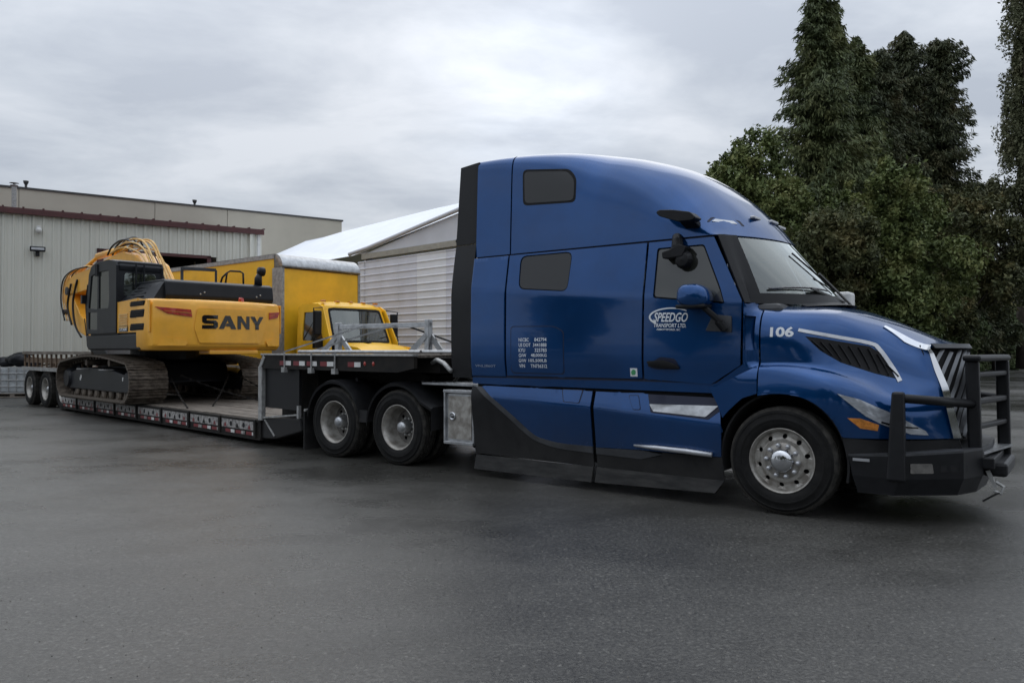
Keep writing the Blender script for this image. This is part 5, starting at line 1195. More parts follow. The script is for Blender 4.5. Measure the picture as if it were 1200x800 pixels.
# tie-down chains
ch = [((2.15, -0.75, 0.55), (3.9, -1.15, 0.0), 'slack chain running from the near track to the near deck edge'), ((2.15, -0.55, 0.60), (3.7, 0.75, 0.0), 'chain crossing under the counterweight from the near track'),
      ((2.15, 0.55, 0.60), (3.7, -0.55, 0.0), 'chain crossing under the counterweight from the far track'), ((2.15, 0.80, 0.55), (4.3, 1.15, 0.0), 'chain running from the far track to the far deck edge')]
for p, q, lb in ch:
    P_, Q_ = Vector(tw(EX+p[0], p[1], p[2]+0.425)), Vector(tw(EX+q[0], q[1], 0.44)); n_ = 22; ln = MB()
    for i in range(n_):
        a = P_.lerp(Q_, i/n_); c = P_.lerp(Q_, (i+0.85)/n_); sag = -0.06*math.sin(math.pi*i/n_)
        a.z += sag; c.z += sag
        ln.bar(a, c, 0.035 if i % 2 else 0.014, 0.014 if i % 2 else 0.035)
    tag(ln.o('tie_down_chain', 'chassis'), lb, 'chain', 'chains holding the excavator')

# ================================================================== BOX TRUCK
bt = thing('box_truck', 'yellow box truck with silver edged cargo box parked behind the excavator', 'truck', (-5.998, 20.001, 0), R(-39.3))
b = MB(); b.box(-8.0, -0.02, 0.0, 2.55, 1.10, 3.72); b.box(-8.0, -0.40, 0.0, 2.55, 3.72, 4.02); box = b.o('cargo_box', 'boxyellow', bt)
# rolled silver front top edge
V = []; F = []
for i in range(9):
    t = R(90*i/8); x = -0.36+0.38*math.sin(t); z = 3.74+0.38*math.cos(t)
    for y in (-0.015, 2.565): V.append((x, y, z))
for i in range(8): F.append((2*i, 2*i+1, 2*i+3, 2*i+2))
n = len(V); V += [(-8.0, -0.015, 4.12), (-8.0, 2.565, 4.12)]; F.append((0, 1, n+1, n))
F.append(tuple([2*i for i in range(9)]+[n+2])); V.append((-0.36, -0.015, 3.74)); F.append(tuple([2*i+1 for i in range(9)]+[n+3])); V.append((-0.36, 2.565, 3.74))
mk('front_cap', V, F, 'alu', bt, solid=0.01, auto=30)
for y in (-0.02, 2.55):
    b = MB(); b.box(-8.0, -0.36, y-0.004, y+0.024, 4.0, 4.11); b.o('top_rail', 'galv', bt)
    b = MB(); b.box(-0.44, 0.004, y-0.006, y+0.026, 1.10, 3.745); b.o('corner_post', 'galv', bt)
    b = MB(); b.box(-8.0, 0.0, y-0.004, y+0.024, 1.06, 1.16); b.o('bottom_rail', 'galv', bt)
for y in (0.004, 2.50): 
    b = MB(); b.box(-0.02, 0.006, y, y+0.045, 1.10, 3.74); b.o('front_edge', 'galv', bt)
b = MB(); b.box(-7.8, 2.9, 0.85, 1.0, 0.7, 0.95); b.box(-7.8, 2.9, 1.55, 1.7, 0.7, 0.95); b.o('frame_rails', 'chassis', bt)
# cab of the box truck
cabp = [(0.35, 1.0), (0.35, 2.72), (0.50, 2.80), (1.20, 2.80), (1.42, 2.70), (1.80, 1.80), (2.9, 1.66), (3.05, 1.50), (3.08, 0.9), (1.6, 0.9)]
wl_ = [(0.30, 1.00), (0.65, 2.35)]
for y, s__ in ((0.22, -1), (2.34, 1)):
    VV, FF = cdt([(0.35, 0.95), (0.35, 2.68), (0.50, 2.76), (1.18, 2.76), (1.38, 2.66), (1.80, 1.78), (1.80, 0.95)], [rpoly([(0.62, 1.82), (0.62, 2.55), (1.16, 2.55), (1.52, 1.80)], 0.04)])
    cs = mk('cab_side', [(a, y+s__*(0.04 if z < 1.9 else 0.04-(z-1.9)*0.10), z) for a, z in VV], FF, 'boxyellow', bt, solid=0.04, off=0)
    VV, FF = cdt(rpoly([(0.60, 1.80), (0.60, 2.57), (1.18, 2.57), (1.55, 1.78)], 0.04)); mk('side_window', [(a, y+s__*(0.03 if z < 1.9 else 0.03-(z-1.9)*0.10), z) for a, z in VV], FF, 'glassdark', cs, solid=0.006)
V = []; F = []
for i, (x, z) in enumerate([(0.35, 2.66), (0.50, 2.80), (0.9, 2.84), (1.20, 2.81), (1.40, 2.68)]):
    for j in range(9):
        y = lerp(0.26, 2.30, j/8); e_ = abs(j-4)/4; V.append((x-(0.10*e_**3 if x > 1 else 0), y, z-0.07*e_**3))
for i in range(4):
    for j in range(8): F.append((i*9+j, (i+1)*9+j, (i+1)*9+j+1, i*9+j+1))
mk('cab_roof', V, F, 'boxyellow', bt, smooth=True, solid=0.03)
def wsb(y, z):
    e_ = (y-1.28)/1.02; return lerp(1.42, 1.80, (2.68-z)/0.9)-0.16*e_*e_
V, F = cdt([(0.27, 1.72), (2.29, 1.72), (2.22, 2.70), (0.34, 2.70)], [rpoly([(0.38, 1.80), (2.18, 1.80), (2.10, 2.62), (0.46, 2.62)], 0.08)], 0.15)
mk('windshield_frame', [(wsb(y, z), y, z) for y, z in V], F, 'boxyellow', bt, solid=0.03)
V, F = cdt(rpoly([(0.36, 1.78), (2.20, 1.78), (2.12, 2.64), (0.44, 2.64)], 0.09), (), 0.12); wsx = mk('windshield', [(wsb(y, z)+0.004, y, z) for y, z in V], F, 'glass', bt, smooth=True)
fr_ = [(0.36, 1.78), (2.20, 1.78), (2.12, 2.64), (0.44, 2.64)]; V, F = cdt(rpoly([(0.34, 1.76), (2.22, 1.76), (2.14, 2.66), (0.42, 2.66)], 0.10), [rpoly([(0.40, 1.82), (2.16, 1.82), (2.09, 2.60), (0.47, 2.60)], 0.08)], 0.12)
mk('windshield_seal', [(wsb(y, z)+0.012, y, z) for y, z in V], F, 'dark', wsx, solid=0.012)
V = []; F = []
for i, (x, z) in enumerate([(1.74, 1.76), (2.1, 1.755), (2.6, 1.70), (2.95, 1.58), (3.08, 1.40), (3.10, 0.85)]):
    for j in range(9):
        y = lerp(0.36, 2.20, j/8); e_ = abs(j-4)/4; V.append((x-0.12*e_**2*(i > 1), y, z-0.16*e_**3*(i < 5)))
for i in range(5):
    for j in range(8): F.append((i*9+j, (i+1)*9+j, (i+1)*9+j+1, i*9+j+1))
mk('hood', V, F, 'boxyellow', bt, smooth=True, solid=0.03)
for y, s__ in ((0.36, -1), (2.20, 1)):
    V, F = cdt([(1.78, 1.74), (2.6, 1.64), (3.0, 1.45), (3.0, 0.7), (2.9, 0.65), (2.75, 0.95), (2.3, 1.10), (1.9, 0.95), (1.78, 0.65)], ()); mk('fender', [(a, y-s__*0.02, z) for a, z in V], F, 'boxyellow', bt, solid=0.04, off=0)
b = MB(); b.box(3.06, 3.16, 0.28, 2.28, 0.45, 0.75); b.o('bumper', 'galv', bt, bevel=0.02)
b = MB(); b.box(3.09, 3.115, 0.75, 1.80, 0.85, 1.35); b.o('grille', 'black', bt)
b = MB(); b.box(1.82, 2.3, 0.95, 1.05, 1.755, 1.775); b.o('hood_scoop', 'black', bt)
for i in range(5):
    y = 0.42+i*0.43; b = MB(); b.box(1.10, 1.22, y-0.05, y+0.05, 2.81, 2.86); b.o('roof_marker', 'amber', bt, bevel=0.012)
b = MB(); b.tube([(1.72, 0.4, 1.84), (1.74, 0.9, 1.86), (1.72, 1.5, 1.90)], 0.012, 5); b.tube([(1.74, 1.3, 1.84), (1.72, 1.75, 1.86), (1.68, 2.1, 1.95)], 0.012, 5); b.o('wiper', 'dark', bt)
for s__, y in ((-1, 0.02), (1, 2.55)):
    b = MB(); b.box(1.42, 1.52, y-0.12, y+0.10, 1.95, 2.56); mm = b.o('side_mirror', 'black', bt, bevel=0.03)
    b = MB(); b.box(1.42, 1.52, y-0.12, y+0.12, 1.62, 1.86); b.tube([(1.35, 1.28+(y-1.28)*0.80, 2.66), (1.47, y+s__*0.12, 2.62), (1.47, y+s__*0.12, 1.70), (1.50, 1.28+(y-1.28)*0.85, 1.66)], 0.016, 6); b.o('mirror_bracket', 'black', mm)
b = MB(); b.box(0.4, 0.48, 0.3, 2.26, 1.2, 2.7); b.box(0.4, 1.3, 0.35, 2.2, 1.2, 1.9); b.box(1.3, 1.6, 0.35, 2.2, 1.2, 1.74); b.o('cab_interior', 'dark', bt)
for (x, s__) in ((2.3, -1), (2.3, 1), (-5.8, -1), (-5.8, 1)):
    dual_wheel((x, 0.30 if s__ < 0 else 2.25, 0.5), bt, s__)

# ================================================================== BUILDINGS
BA = math.atan2(0.573, 0.819)
wh = thing('metal_warehouse', 'cream ribbed metal warehouse with maroon eave and open dark doorway behind the excavator', 'building', (-18.06, 27.0, 0), BA)
pw_ = 0.915; x = -9.15; k = 0
panel_me = {}
def wall_panel(x0, z0, z1, par):
    key = (round(z0, 2), round(z1, 2))
    if key not in panel_me:
        b = MB(); b.box(0.004, pw_-0.004, 0.0, 0.05, z0, z1)
        for r_ in (0.02, 0.325, 0.63): b.add([(r_, 0, z0), (r_+0.025, -0.035, z0), (r_+0.065, -0.035, z0), (r_+0.09, 0, z0), (r_, 0, z1), (r_+0.025, -0.035, z1), (r_+0.065, -0.035, z1), (r_+0.09, 0, z1)], [(0,1,5,4),(1,2,6,5),(2,3,7,6)])
        for r_ in (0.16, 0.20, 0.46, 0.51, 0.77, 0.81): b.add([(r_, 0.001, z0), (r_+0.012, -0.010, z0), (r_+0.024, 0.001, z0), (r_, 0.001, z1), (r_+0.012, -0.010, z1), (r_+0.024, 0.001, z1)], [(0,1,4,3),(1,2,5,4)])
        o = b.o('wall_panel', 'wall', par); panel_me[key] = o.data
    else: o = bpy.data.objects.new('wall_panel', panel_me[key]); link(o, par)
    o.location = (x0, 0, 0); return o
while x < 9.0:
    if 2.95 < x < 6.6: wall_panel(x, 5.36, 6.45, wh)
    else: wall_panel(x, 0.0, 6.45, wh)
    x += pw_
dx0, dx1 = -9.15+pw_*14-0.7+0.0, 0
b = MB(); b.box(3.0, 3.22, -0.06, 0.10, 0, 5.40); b.box(3.0, 7.1, -0.06, 0.10, 5.28, 5.40); b.box(6.95, 7.1, -0.06, 0.1, 0, 5.40); b.o('door_frame', 'maroon', wh)
b = MB(); b.box(3.2, 7.0, 2.5, 2.6, 0, 5.5); b.box(2.9, 3.0, 0.1, 2.6, 0, 5.5); b.box(7.1, 7.2, 0.1, 2.6, 0, 5.5); b.box(3.0, 7.1, 0.1, 2.6, 5.42, 5.5); b.o('doorway_interior', 'dark', wh)
b = MB(); b.box(-9.3, 9.05, -0.12, 0.0, 6.44, 6.60); b.box(-9.3, 9.2, -0.20, -0.12, 6.42, 6.62); b.o('eave_gutter', 'maroon', wh, bevel=0.01)
b = MB(); b.add([(-9.3, -0.16, 6.63), (9.15, -0.16, 6.63), (9.15, 5.9, 6.75), (-9.3, 5.9, 6.75)], [(0, 1, 2, 3)]); rf = b.o('roof', 'maroon', wh, solid=0.03)
for i in range(31):
    xx = -9.1+i*0.61; b = MB(); b.bar((xx, -0.20, 6.66), (xx, 5.8, 6.79), 0.06, 0.05); b.o('roof_rib', 'maroon', rf)
b = MB(); b.box(9.0, 9.06, 0.0, 5.9, 0, 6.6); b.o('side_wall', 'wall', wh)
b = MB(); b.box(8.62, 8.74, -0.14, -0.04, 0, 6.44); b.o('downspout', 'wall', wh, bevel=0.01)
b = MB(); b.box(8.96, 9.07, -0.05, 0.05, 0, 6.44); b.o('corner_trim', 'white', wh)
for (x, y, z0, z1, r_, nm) in ((0.48, 3.0, 6.6, 7.95, 0.085, 0),):
    b = MB(); b.tube([(x, y, z0), (x, y, z1)], r_, 12); b.lathe([(r_*0.9, z1-0.02), (0.14, z1+0.02), (0.14, z1+0.05), (r_, z1+0.06)], (x, y, 0), 'z', 12); b.lathe([(0.17, z1+0.13), (0.001, z1+0.16)], (x, y, 0), 'z', 12); b.tube([(x, y, z1), (x, y, z1+0.13)], 0.05, 6); b.o('vent_pipe', 'galv', rf, smooth=False)
w2 = thing('concrete_warehouse', 'taller beige flat roofed warehouse rising behind the cream metal building', 'building', (-18.06, 27.0, 0), BA)
edges_ = [-10, -4.5, 0.75, 6.05, 9.3, 15.2]
for a, c in zip(edges_, edges_[1:]):
    b = MB(); b.box(a+0.012, c-0.012, 6.0, 6.2, 0, 8.42); b.o('wall_slab', 'wall2', w2)
b = MB(); b.box(-10, 15.2, 6.06, 6.3, 0, 8.40); b.o('wall_core', 'parapet', w2)
b = MB(); b.box(15.0, 15.2, 6.2, 26, 0, 8.42); b.o('side_wall', 'wall2', w2)
b = MB(); b.box(-10.1, 15.26, 5.95, 6.3, 8.42, 8.50); b.box(14.9, 15.26, 6.3, 26, 8.42, 8.50); b.o('parapet_cap', 'parapet', w2)
b = MB(); b.add([(-10, 6.3, 8.30), (15, 6.3, 8.30), (15, 26, 8.30), (-10, 26, 8.30)], [(0, 1, 2, 3)]); b.o('roof', 'parapet', w2, solid=0.02)
for (x, h, r_) in ((1.05, 9.0, 0.05), (8.05, 8.95, 0.05)):
    b = MB(); b.tube([(x, 7.2, 8.3), (x, 7.2, h)], r_, 8); b.lathe([(r_, h-0.18), (0.10, h-0.08), (0.11, h), (0.001, h+0.02)], (x, 7.2, 0), 'z', 10); b.o('vent_pipe', 'parapet', w2)
def bw(x, y, z): return (-18.06+x*math.cos(BA)-y*math.sin(BA), 27.0+x*math.sin(BA)+y*math.cos(BA), z)
scm = thing('security_camera', 'small white security camera high on the cream metal wall', 'camera', bw(1.13, -0.04, 5.93), BA)
b = MB(); b.box(-0.07, 0.07, -0.04, 0.0, -0.03, 0.14); b.o('bracket', 'white', scm, bevel=0.01)
b = MB(); b.lathe([(0.001, 0.06), (0.09, 0.04), (0.10, -0.06), (0.06, -0.14), (0.001, -0.16)], (0, -0.13, 0), 'z', 14); b.o('dome', 'white', scm, smooth=True)
wl = thing('wall_lamp', 'black floodlight on the cream metal wall below the security camera', 'lamp', bw(1.10, -0.04, 5.2), BA)
b = MB(); b.box(-0.24, 0.24, -0.20, -0.10, -0.08, 0.10); b.o('housing', 'exblack', wl, bevel=0.02)
b = MB(); b.box(-0.20, 0.20, -0.206, -0.20, -0.02, 0.06); b.o('lens', 'silver', wl)
b = MB(); b.box(-0.06, 0.06, -0.12, 0.0, -0.24, -0.06); b.o('bracket', 'exblack', wl, bevel=0.01)

# tent with steel siding
TTA = R(-44.5)
tent = thing('frame_tent', 'white fabric roofed tent building with horizontal white siding behind the box truck', 'tent', (-5.0145, 26.0018, 0), TTA)
def siding(x0, x1, m):
    b = MB(); z = 0.0; V = []; 
    ys = []
    while z < 4.66:
        for dz, dy in ((0, 0), (0.17, 0), (0.185, -0.022), (0.215, -0.022), (0.23, 0)):
            if z+dz <= 4.68: ys.append((z+dz, dy))
        z += 0.23
    V = [(x, y, zz) for zz, y in ys for x in (x0, x1)]; F = [(2*i, 2*i+1, 2*i+3, 2*i+2) for i in range(len(ys)-1)]
    return mk('siding_sheet', V, F, m, tent)
siding(-0.38, 0.9, 'siding'); siding(0.905, 1.9, 'siding'); siding(1.905, 2.85, 'siding'); siding(2.855, 4.25, 'siding2'); siding(4.255, 5.2, 'siding'); siding(5.205, 7.2, 'siding2'); siding(7.205, 9.0, 'siding')
b = MB(); b.box(-0.1, 9.05, -0.06, 0.05, 4.66, 4.84); b.o('eave_beam', 'beam', tent)
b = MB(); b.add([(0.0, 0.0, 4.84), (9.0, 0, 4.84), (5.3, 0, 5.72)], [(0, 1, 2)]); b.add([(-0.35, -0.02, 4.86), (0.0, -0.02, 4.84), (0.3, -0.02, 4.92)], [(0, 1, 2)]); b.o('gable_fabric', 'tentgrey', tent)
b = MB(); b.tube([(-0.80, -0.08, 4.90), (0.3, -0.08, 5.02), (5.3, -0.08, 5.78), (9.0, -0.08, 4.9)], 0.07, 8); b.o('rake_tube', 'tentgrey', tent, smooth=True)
V = [(-13.2, 0.3, 4.75), (-0.8, 0.06, 4.86), (5.3, 0.06, 5.72), (9.0, 0.06, 4.86), (9.0, 6.5, 4.86), (5.3, 4, 7.12), (-0.9, 4, 7.06), (-7.5, 4, 6.86), (-8.9, 4, 6.78), (-10.66, 4, 6.76), (-12.5, 4, 6.48), (-13.6, 3.0, 5.9),
     (5.3, 5.0, 7.10), (-12.5, 5.0, 6.45), (-13.4, 6.5, 4.75)]
mk('roof_fabric', V, [(0, 1, 6, 7, 8, 9, 10, 11), (1, 2, 5, 6), (2, 3, 5), (3, 4, 12, 5), (5, 12, 13, 10, 9, 8, 7, 6), (12, 4, 14, 13), (0, 11, 10, 13, 14)], 'tentwhite', tent, solid=0.02)
b = MB(); b.box(8.95, 9.0, 0.0, 6.5, 0, 4.84); b.o('side_wall', 'siding2', tent)
b = MB(); b.box(-0.02, 9.0, 6.45, 6.5, 0, 4.84); b.o('back_wall', 'siding', tent)
b = MB(); b.box(-0.02, 0.05, 0.0, 6.4, 0, 4.7); b.o('side_wall', 'siding', tent)
for x in (-12.8, -8.6, -4.4): 
    b = MB(); b.tube([(x, 0.5, 0), (x, 0.5, 4.75)], 0.06, 8); b.o('pole', 'galv', tent)

# tote with scrap
tt = thing('caged_tote', 'caged white plastic tote standing by the metal wall left of the trailer', 'tote', (-16.85, 26.15, 0), R(12))
b = MB(); b.box(-0.58, 0.58, -0.48, 0.48, 0.16, 0.98); b.o('tank', 'plasticwhite', tt, bevel=0.05)
b = MB(); 
for x in (-0.6, -0.36, -0.12, 0.12, 0.36, 0.6): b.tube([(x, -0.51, 0.12), (x, -0.51, 1.0)], 0.012, 5); b.tube([(x, 0.51, 0.12), (x, 0.51, 1.0)], 0.012, 5)
for z in (0.15, 0.36, 0.58, 0.80, 1.0):
    b.tube([(-0.61, -0.51, z), (0.61, -0.51, z), (0.61, 0.51, z), (-0.61, 0.51, z), (-0.61, -0.51, z)], 0.013, 5)
o = b.o('cage', 'galv', tt)
b = MB(); b.box(-0.6, 0.6, -0.5, 0.5, 0.0, 0.035); b.box(-0.6, 0.6, -0.5, 0.5, 0.10, 0.135)
b.box(-0.6, -0.45, -0.5, 0.5, 0.035, 0.10); b.box(-0.07, 0.07, -0.5, 0.5, 0.035, 0.10); b.box(0.45, 0.6, -0.5, 0.5, 0.035, 0.10); b.o('pallet', 'wood', tt)
def lump(r, seed, sq=(1, 1, 0.6)):
    rr = random.Random(seed); bm = bmesh.new(); bmesh.ops.create_icosphere(bm, subdivisions=3, radius=r)
    from mathutils import noise
    for v in bm.verts:
        d = 1+0.35*noise.noise(v.co*3.2/r*0.5+Vector((seed, 0, 0)))+0.12*noise.noise(v.co*9/r*0.5); v.co = Vector((v.co.x*sq[0]*d, v.co.y*sq[1]*d, v.co.z*sq[2]*d))
    me = bpy.data.meshes.new('lump'); bm.to_mesh(me); bm.free(); me.polygons.foreach_set('use_smooth', [True]*len(me.polygons)); return me
for i, (dx, dy, dz, r_, lb) in enumerate(((-0.38, 0, 1.20, 0.30, 'black rubbish bag on the left of the caged tote'), (0.08, -0.1, 1.28, 0.36, 'biggest black rubbish bag in the middle of the caged tote'), (0.42, 0.1, 1.18, 0.28, 'black rubbish bag on the right of the caged tote'))):
    me = lump(r_, i+3); me.materials.append(M['exblack']); o = bpy.data.objects.new('rubbish_bag', me); link(o); o.location = (-16.85+dx, 26.15+dy, dz-0.02); tag(o, lb, 'bag', 'rubbish bags on the tote')
b = MB(); b.tube(resample([(-16.6, 25.9, 1.1), (-16.5, 25.95, 1.42), (-16.25, 26.0, 1.38), (-16.15, 26.0, 1.0)], 12), 0.025, 6); tag(b.o('scrap_pipe', 'exblack'), 'bent black pipe sticking up between the rubbish bags on the tote', 'pipe')

# ================================================================== FAR KERB, VERGE, TREES
kd = Vector((0.70, 0.714, 0)); kp = Vector((24.556, 47.906, 0)); kn = Vector((-0.714, 0.70, 0))
def kw(t, d, z=0): q = kp+kd*t+kn*d; return (q.x, q.y, z)
b = MB(); b.add([kw(-40, 0, 0.0), kw(60, 0, 0.0), kw(60, 0.2, 0), kw(-40, 0.2, 0), kw(-40, 0, 0.14), kw(60, 0, 0.14), kw(60, 0.2, 0.14), kw(-40, 0.2, 0.14)], [(0,1,5,4),(4,5,6,7),(2,3,7,6)])
tag(b.o('kerb', 'concrete'), kind='structure')
M['soil'] = mat('grassy_verge', (0.035, 0.040, 0.018), 0.9, rgb2=(0.075, 0.075, 0.04), nscale=0.8, bump=0.5, bscale=6)
b = MB(); b.add([kw(-40, 0.2, 0.13), kw(60, 0.2, 0.13), kw(60, 60, 0.5), kw(-40, 60, 0.5)], [(0, 1, 2, 3)]); tag(b.o('verge', 'soil'), kind='structure')

def quads(name, Cn, D1, D2, m, parent):
    """Cn centres, D1/D2 half axes -> many small leaf faces"""
    n_ = len(Cn); V = np.empty((n_*4, 3), np.float32)
    V[0::4] = Cn-D1; V[1::4] = Cn+D2*0.8; V[2::4] = Cn+D1; V[3::4] = Cn-D2*0.8
    me = bpy.data.meshes.new(name); me.vertices.add(n_*4); me.vertices.foreach_set('co', V.ravel())
    me.loops.add(n_*4); me.loops.foreach_set('vertex_index', np.arange(n_*4, dtype=np.int32))
    me.polygons.add(n_); me.polygons.foreach_set('loop_start', np.arange(0, n_*4, 4, dtype=np.int32)); me.polygons.foreach_set('loop_total', np.full(n_, 4, np.int32))
    me.update(calc_edges=True); me.materials.append(M[m]); o = bpy.data.objects.new(name, me); link(o, parent); return o
def unit(n_):
    v = rng.normal(size=(n_, 3)); return v/np.linalg.norm(v, axis=1, keepdims=True)
def leaf_axes(n_, size, droop=0.0, asp=0.45):
    a = unit(n_); 
    if droop: a = a*(1-droop)+np.array([0, 0, -1])*droop; a /= np.linalg.norm(a, axis=1, keepdims=True)
    b_ = np.cross(a, unit(n_)); b_ /= np.linalg.norm(b_, axis=1, keepdims=True)
    s = size*(0.6+0.8*rng.random((n_, 1))); return a*s, b_*s*asp
def limb_mesh(segs, parent, name='limb', m='bark'):
    b = MB()
    for pts, r0, r1 in segs: b.tube(pts, [lerp(r0, r1, i/(len(pts)-1)) for i in range(len(pts))], 6)
    return b.o(name, m, parent, smooth=True)
def conifer(x, y, h, r, label, nb=420, seed=1, base=0.1, mat_='cedar', lean=0.0, leaf=0.17, group='conifers behind the truck', dens=1.0, shape=0.85):
    """whorls of drooping boughs, each bough a flat frond with hanging sprays"""
    t = thing('conifer_tree', label, 'tree', (x, y, 0.2), 0, group)
    rr = random.Random(seed)
    tr = [(lean*f*f*h*0.1+0.15*math.sin(f*5+seed), 0.1*math.sin(f*4), f*h) for f in [i/10 for i in range(11)]]
    limb_mesh([(tr, h*0.018, 0.03)], t, 'trunk')
    segs = []; Cs = []; A1 = []; A2 = []
    ph = rr.uniform(0, 6)
    for i in range(nb):
        f = base+(1-base)*((i+rr.random())/nb)**0.85; z = f*h; ang = rr.uniform(0, 6.283)
        sector = 0.80+0.22*math.sin(ang*3+f*17+ph)+0.16*math.sin(ang*2-f*31)
        Lb = max(0.22, r*(1-f)**shape*sector*rr.uniform(0.62, 1.18)+0.10)
        ax = interp(f, [(i_/10, tr[i_][0]) for i_ in range(11)])
        rise = rr.uniform(0.0, 0.35)+0.55*f**2; pts = []
        for k in range(7):
            u = k/6; d = Lb*u; pts.append((ax+d*math.cos(ang), d*math.sin(ang), z+rise*d-0.62*d*u+0.30*Lb*u**3))
        if i % 2 == 0: segs.append((pts, 0.03+0.035*(1-f), 0.006))
        P = np.array(pts); n_ = int((14+Lb*46)*dens)
        u = rng.random(n_)**0.8
        base_ = np.stack([np.interp(u, np.linspace(0, 1, 7), P[:, c]) for c in range(3)], 1)
        side = np.array([-math.sin(ang), math.cos(ang), 0.0]); wd = (0.10+0.26*Lb*(1-u)*(0.35+u))*rng.normal(size=n_)
        hangl = np.abs(rng.normal(size=n_))*(0.09+0.05*Lb)
        c = base_+side*wd[:, None]; c[:, 2] -= np.abs(wd)*0.35+hangl
        out = np.array([math.cos(ang), math.sin(ang), -0.35])
        d1 = out*0.55+side*np.sign(wd)[:, None]*0.35+np.array([0, 0, -0.75])*rng.random((n_, 1))*1.3+rng.normal(size=(n_, 3))*0.25
        d1 /= np.linalg.norm(d1, axis=1, keepdims=True); sz = leaf*(0.6+0.9*rng.random((n_, 1)))
        d2 = np.cross(d1, rng.normal(size=(n_, 3))); d2 /= np.linalg.norm(d2, axis=1, keepdims=True)
        Cs.append(c); A1.append(d1*sz); A2.append(d2*sz*0.26)
    limb_mesh(segs, t, 'limb')
    quads('crown', np.concatenate(Cs), np.concatenate(A1), np.concatenate(A2), mat_, t); return t
def broadleaf(x, y, h, label, lobes, seed=1, mat_='leafd', leaf=0.17, per=1500, group=None, hang=0.0, cat='tree', name='broadleaf_tree', trunk=True):
    t = thing(name, label, cat, (x, y, 0.2), 0, group); rr = random.Random(seed)
    segs = []; Cs = []
    if trunk:
        top = max(l[2] for l in lobes); tr = [(0.2*math.sin(i+seed), 0.15*math.cos(i*1.3), top*0.85*i/6) for i in range(7)]; limb_mesh([(tr, max(0.12, h*0.018), 0.05)], t, 'trunk')
    for (lx, ly, lz, lr, lrz) in lobes:
        if trunk:
            a0 = Vector((0, 0, min(lz*0.55, lz-0.3))); segs.append(([a0, (Vector((lx, ly, lz))+a0)/2+Vector((0, 0, 0.3)), Vector((lx, ly, lz+lrz*0.5))], 0.09, 0.02))
        nc = max(8, int(22*lr)); cen = unit(nc)*(0.45+0.55*rng.random((nc, 1))**0.5)*np.array([lr, lr, lrz])+np.array([lx, ly, lz])
        for c in cen:
            n_ = int(per/nc*(0.5+rng.random())); rad = (0.15+0.42*rng.random())*min(1.3, lr*0.6+0.3)
            p = unit(n_)*rad*(rng.random((n_, 1))**0.45)+c
            p[:, 2] -= hang*np.abs(rng.normal(size=n_))*0.6
            st_ = p[:max(1, n_//6)].copy(); st_ += rng.normal(size=st_.shape)*np.array([0.14, 0.14, 0.2]); Cs.append(p); Cs.append(st_)
            if trunk and rr.random() < 0.5: segs.append(([Vector((lx, ly, lz-lrz*0.3)), Vector(c)], 0.03, 0.006))
    if segs: limb_mesh(segs, t, 'limb')
    Cn = np.concatenate(Cs); d1, d2 = leaf_axes(len(Cn), leaf, 0.35*min(1, hang), 0.6)
    quads('crown', Cn, d1, d2, mat_, t); return t
def at(px, D): return ((px-600)/897*D, D)
def zat(y, D): return 1.564+(410.7-y)/897*D
# tall conifers and neighbours; positions in metres from the photographer
conifer(17.7, 44, 24.5, 5.6, 'tallest drooping conifer with its top near the upper edge behind the cab roof', nb=900, seed=3, base=0.10, dens=0.95)
conifer(19.4, 46, 22.3, 3.4, 'slim conifer top just right of the tallest one', nb=520, seed=23, base=0.25, dens=0.9)
conifer(23.6, 49.0, 20.6, 4.3, 'dark conifer with a pointed top left of the ragged right hand pair', nb=760, seed=8, base=0.10, mat_='cedard', shape=0.55)
conifer(25.9, 50.5, 22.4, 3.9, 'dark conifer in the middle of the right hand group of tops', nb=800, seed=9, base=0.10, mat_='cedard', shape=0.50)
conifer(28.3, 51.0, 22.0, 3.5, 'brownish conifer with a blunt leaning top at the right of the group', nb=800, seed=14, base=0.10, mat_='cedard', lean=0.2, shape=0.36)
conifer(21.6, 47.5, 20.8, 3.6, 'dark conifer filling the dip between the tallest top and the right hand group', nb=620, seed=31, base=0.10, shape=0.6)
def rl(n, cx, cy, z0, z1, w, r, seed):
    rr = random.Random(seed); return [(cx+rr.uniform(-w, w)*(1-0.25*abs((i/n)-0.3)), cy+rr.uniform(-1.2, 1.2), lerp(z0, z1, i/max(1, n-1))+rr.uniform(-.4, .4), r*rr.uniform(0.75, 1.2), r*rr.uniform(0.8, 1.2)) for i in range(n)]
broadleaf(12.0, 39.5, 12.5, 'round olive leaved tree showing above the windshield', rl(12, 0.3, 0, 5, 10.2, 2.3, 1.5, 5)+[(-1.2, 0, 9.4, 1.3, 1.2), (0.6, 0, 11.2, 1.5, 1.3)], 5, 'ivy', 0.12, 3200)
broadleaf(17.8, 38.5, 9, 'ivy covered mound of growth below the tallest conifer', rl(14, 0, 0, 2.5, 9.4, 2.7, 1.6, 6)+rl(8, 2.6, 1, 2.5, 8.4, 2.0, 1.5, 16), 6, 'ivy', 0.115, 4200, trunk=False, name='ivy_thicket', cat='bush')
broadleaf(14.5, 37.0, 7, 'dark ivy clump right above the windshield wiper', rl(10, 0, 0, 2.5, 6.8, 2.0, 1.5, 26), 6, 'leafd', 0.115, 3800, trunk=False, name='ivy_thicket', cat='bush')
broadleaf(27.5, 47.5, 11, 'low dark tree behind the bramble hedge left of the gap of sky', rl(14, 0, 0, 3, 9.5, 2.6, 1.8, 7), 7, 'leafd', 0.13, 3600)
broadleaf(33.5, 53.0, 11, 'smaller dark tree under the patch of sky on the right', rl(11, 0, 0, 2.5, 9.6, 2.0, 1.6, 9), 9, 'cedard', 0.13, 3400)
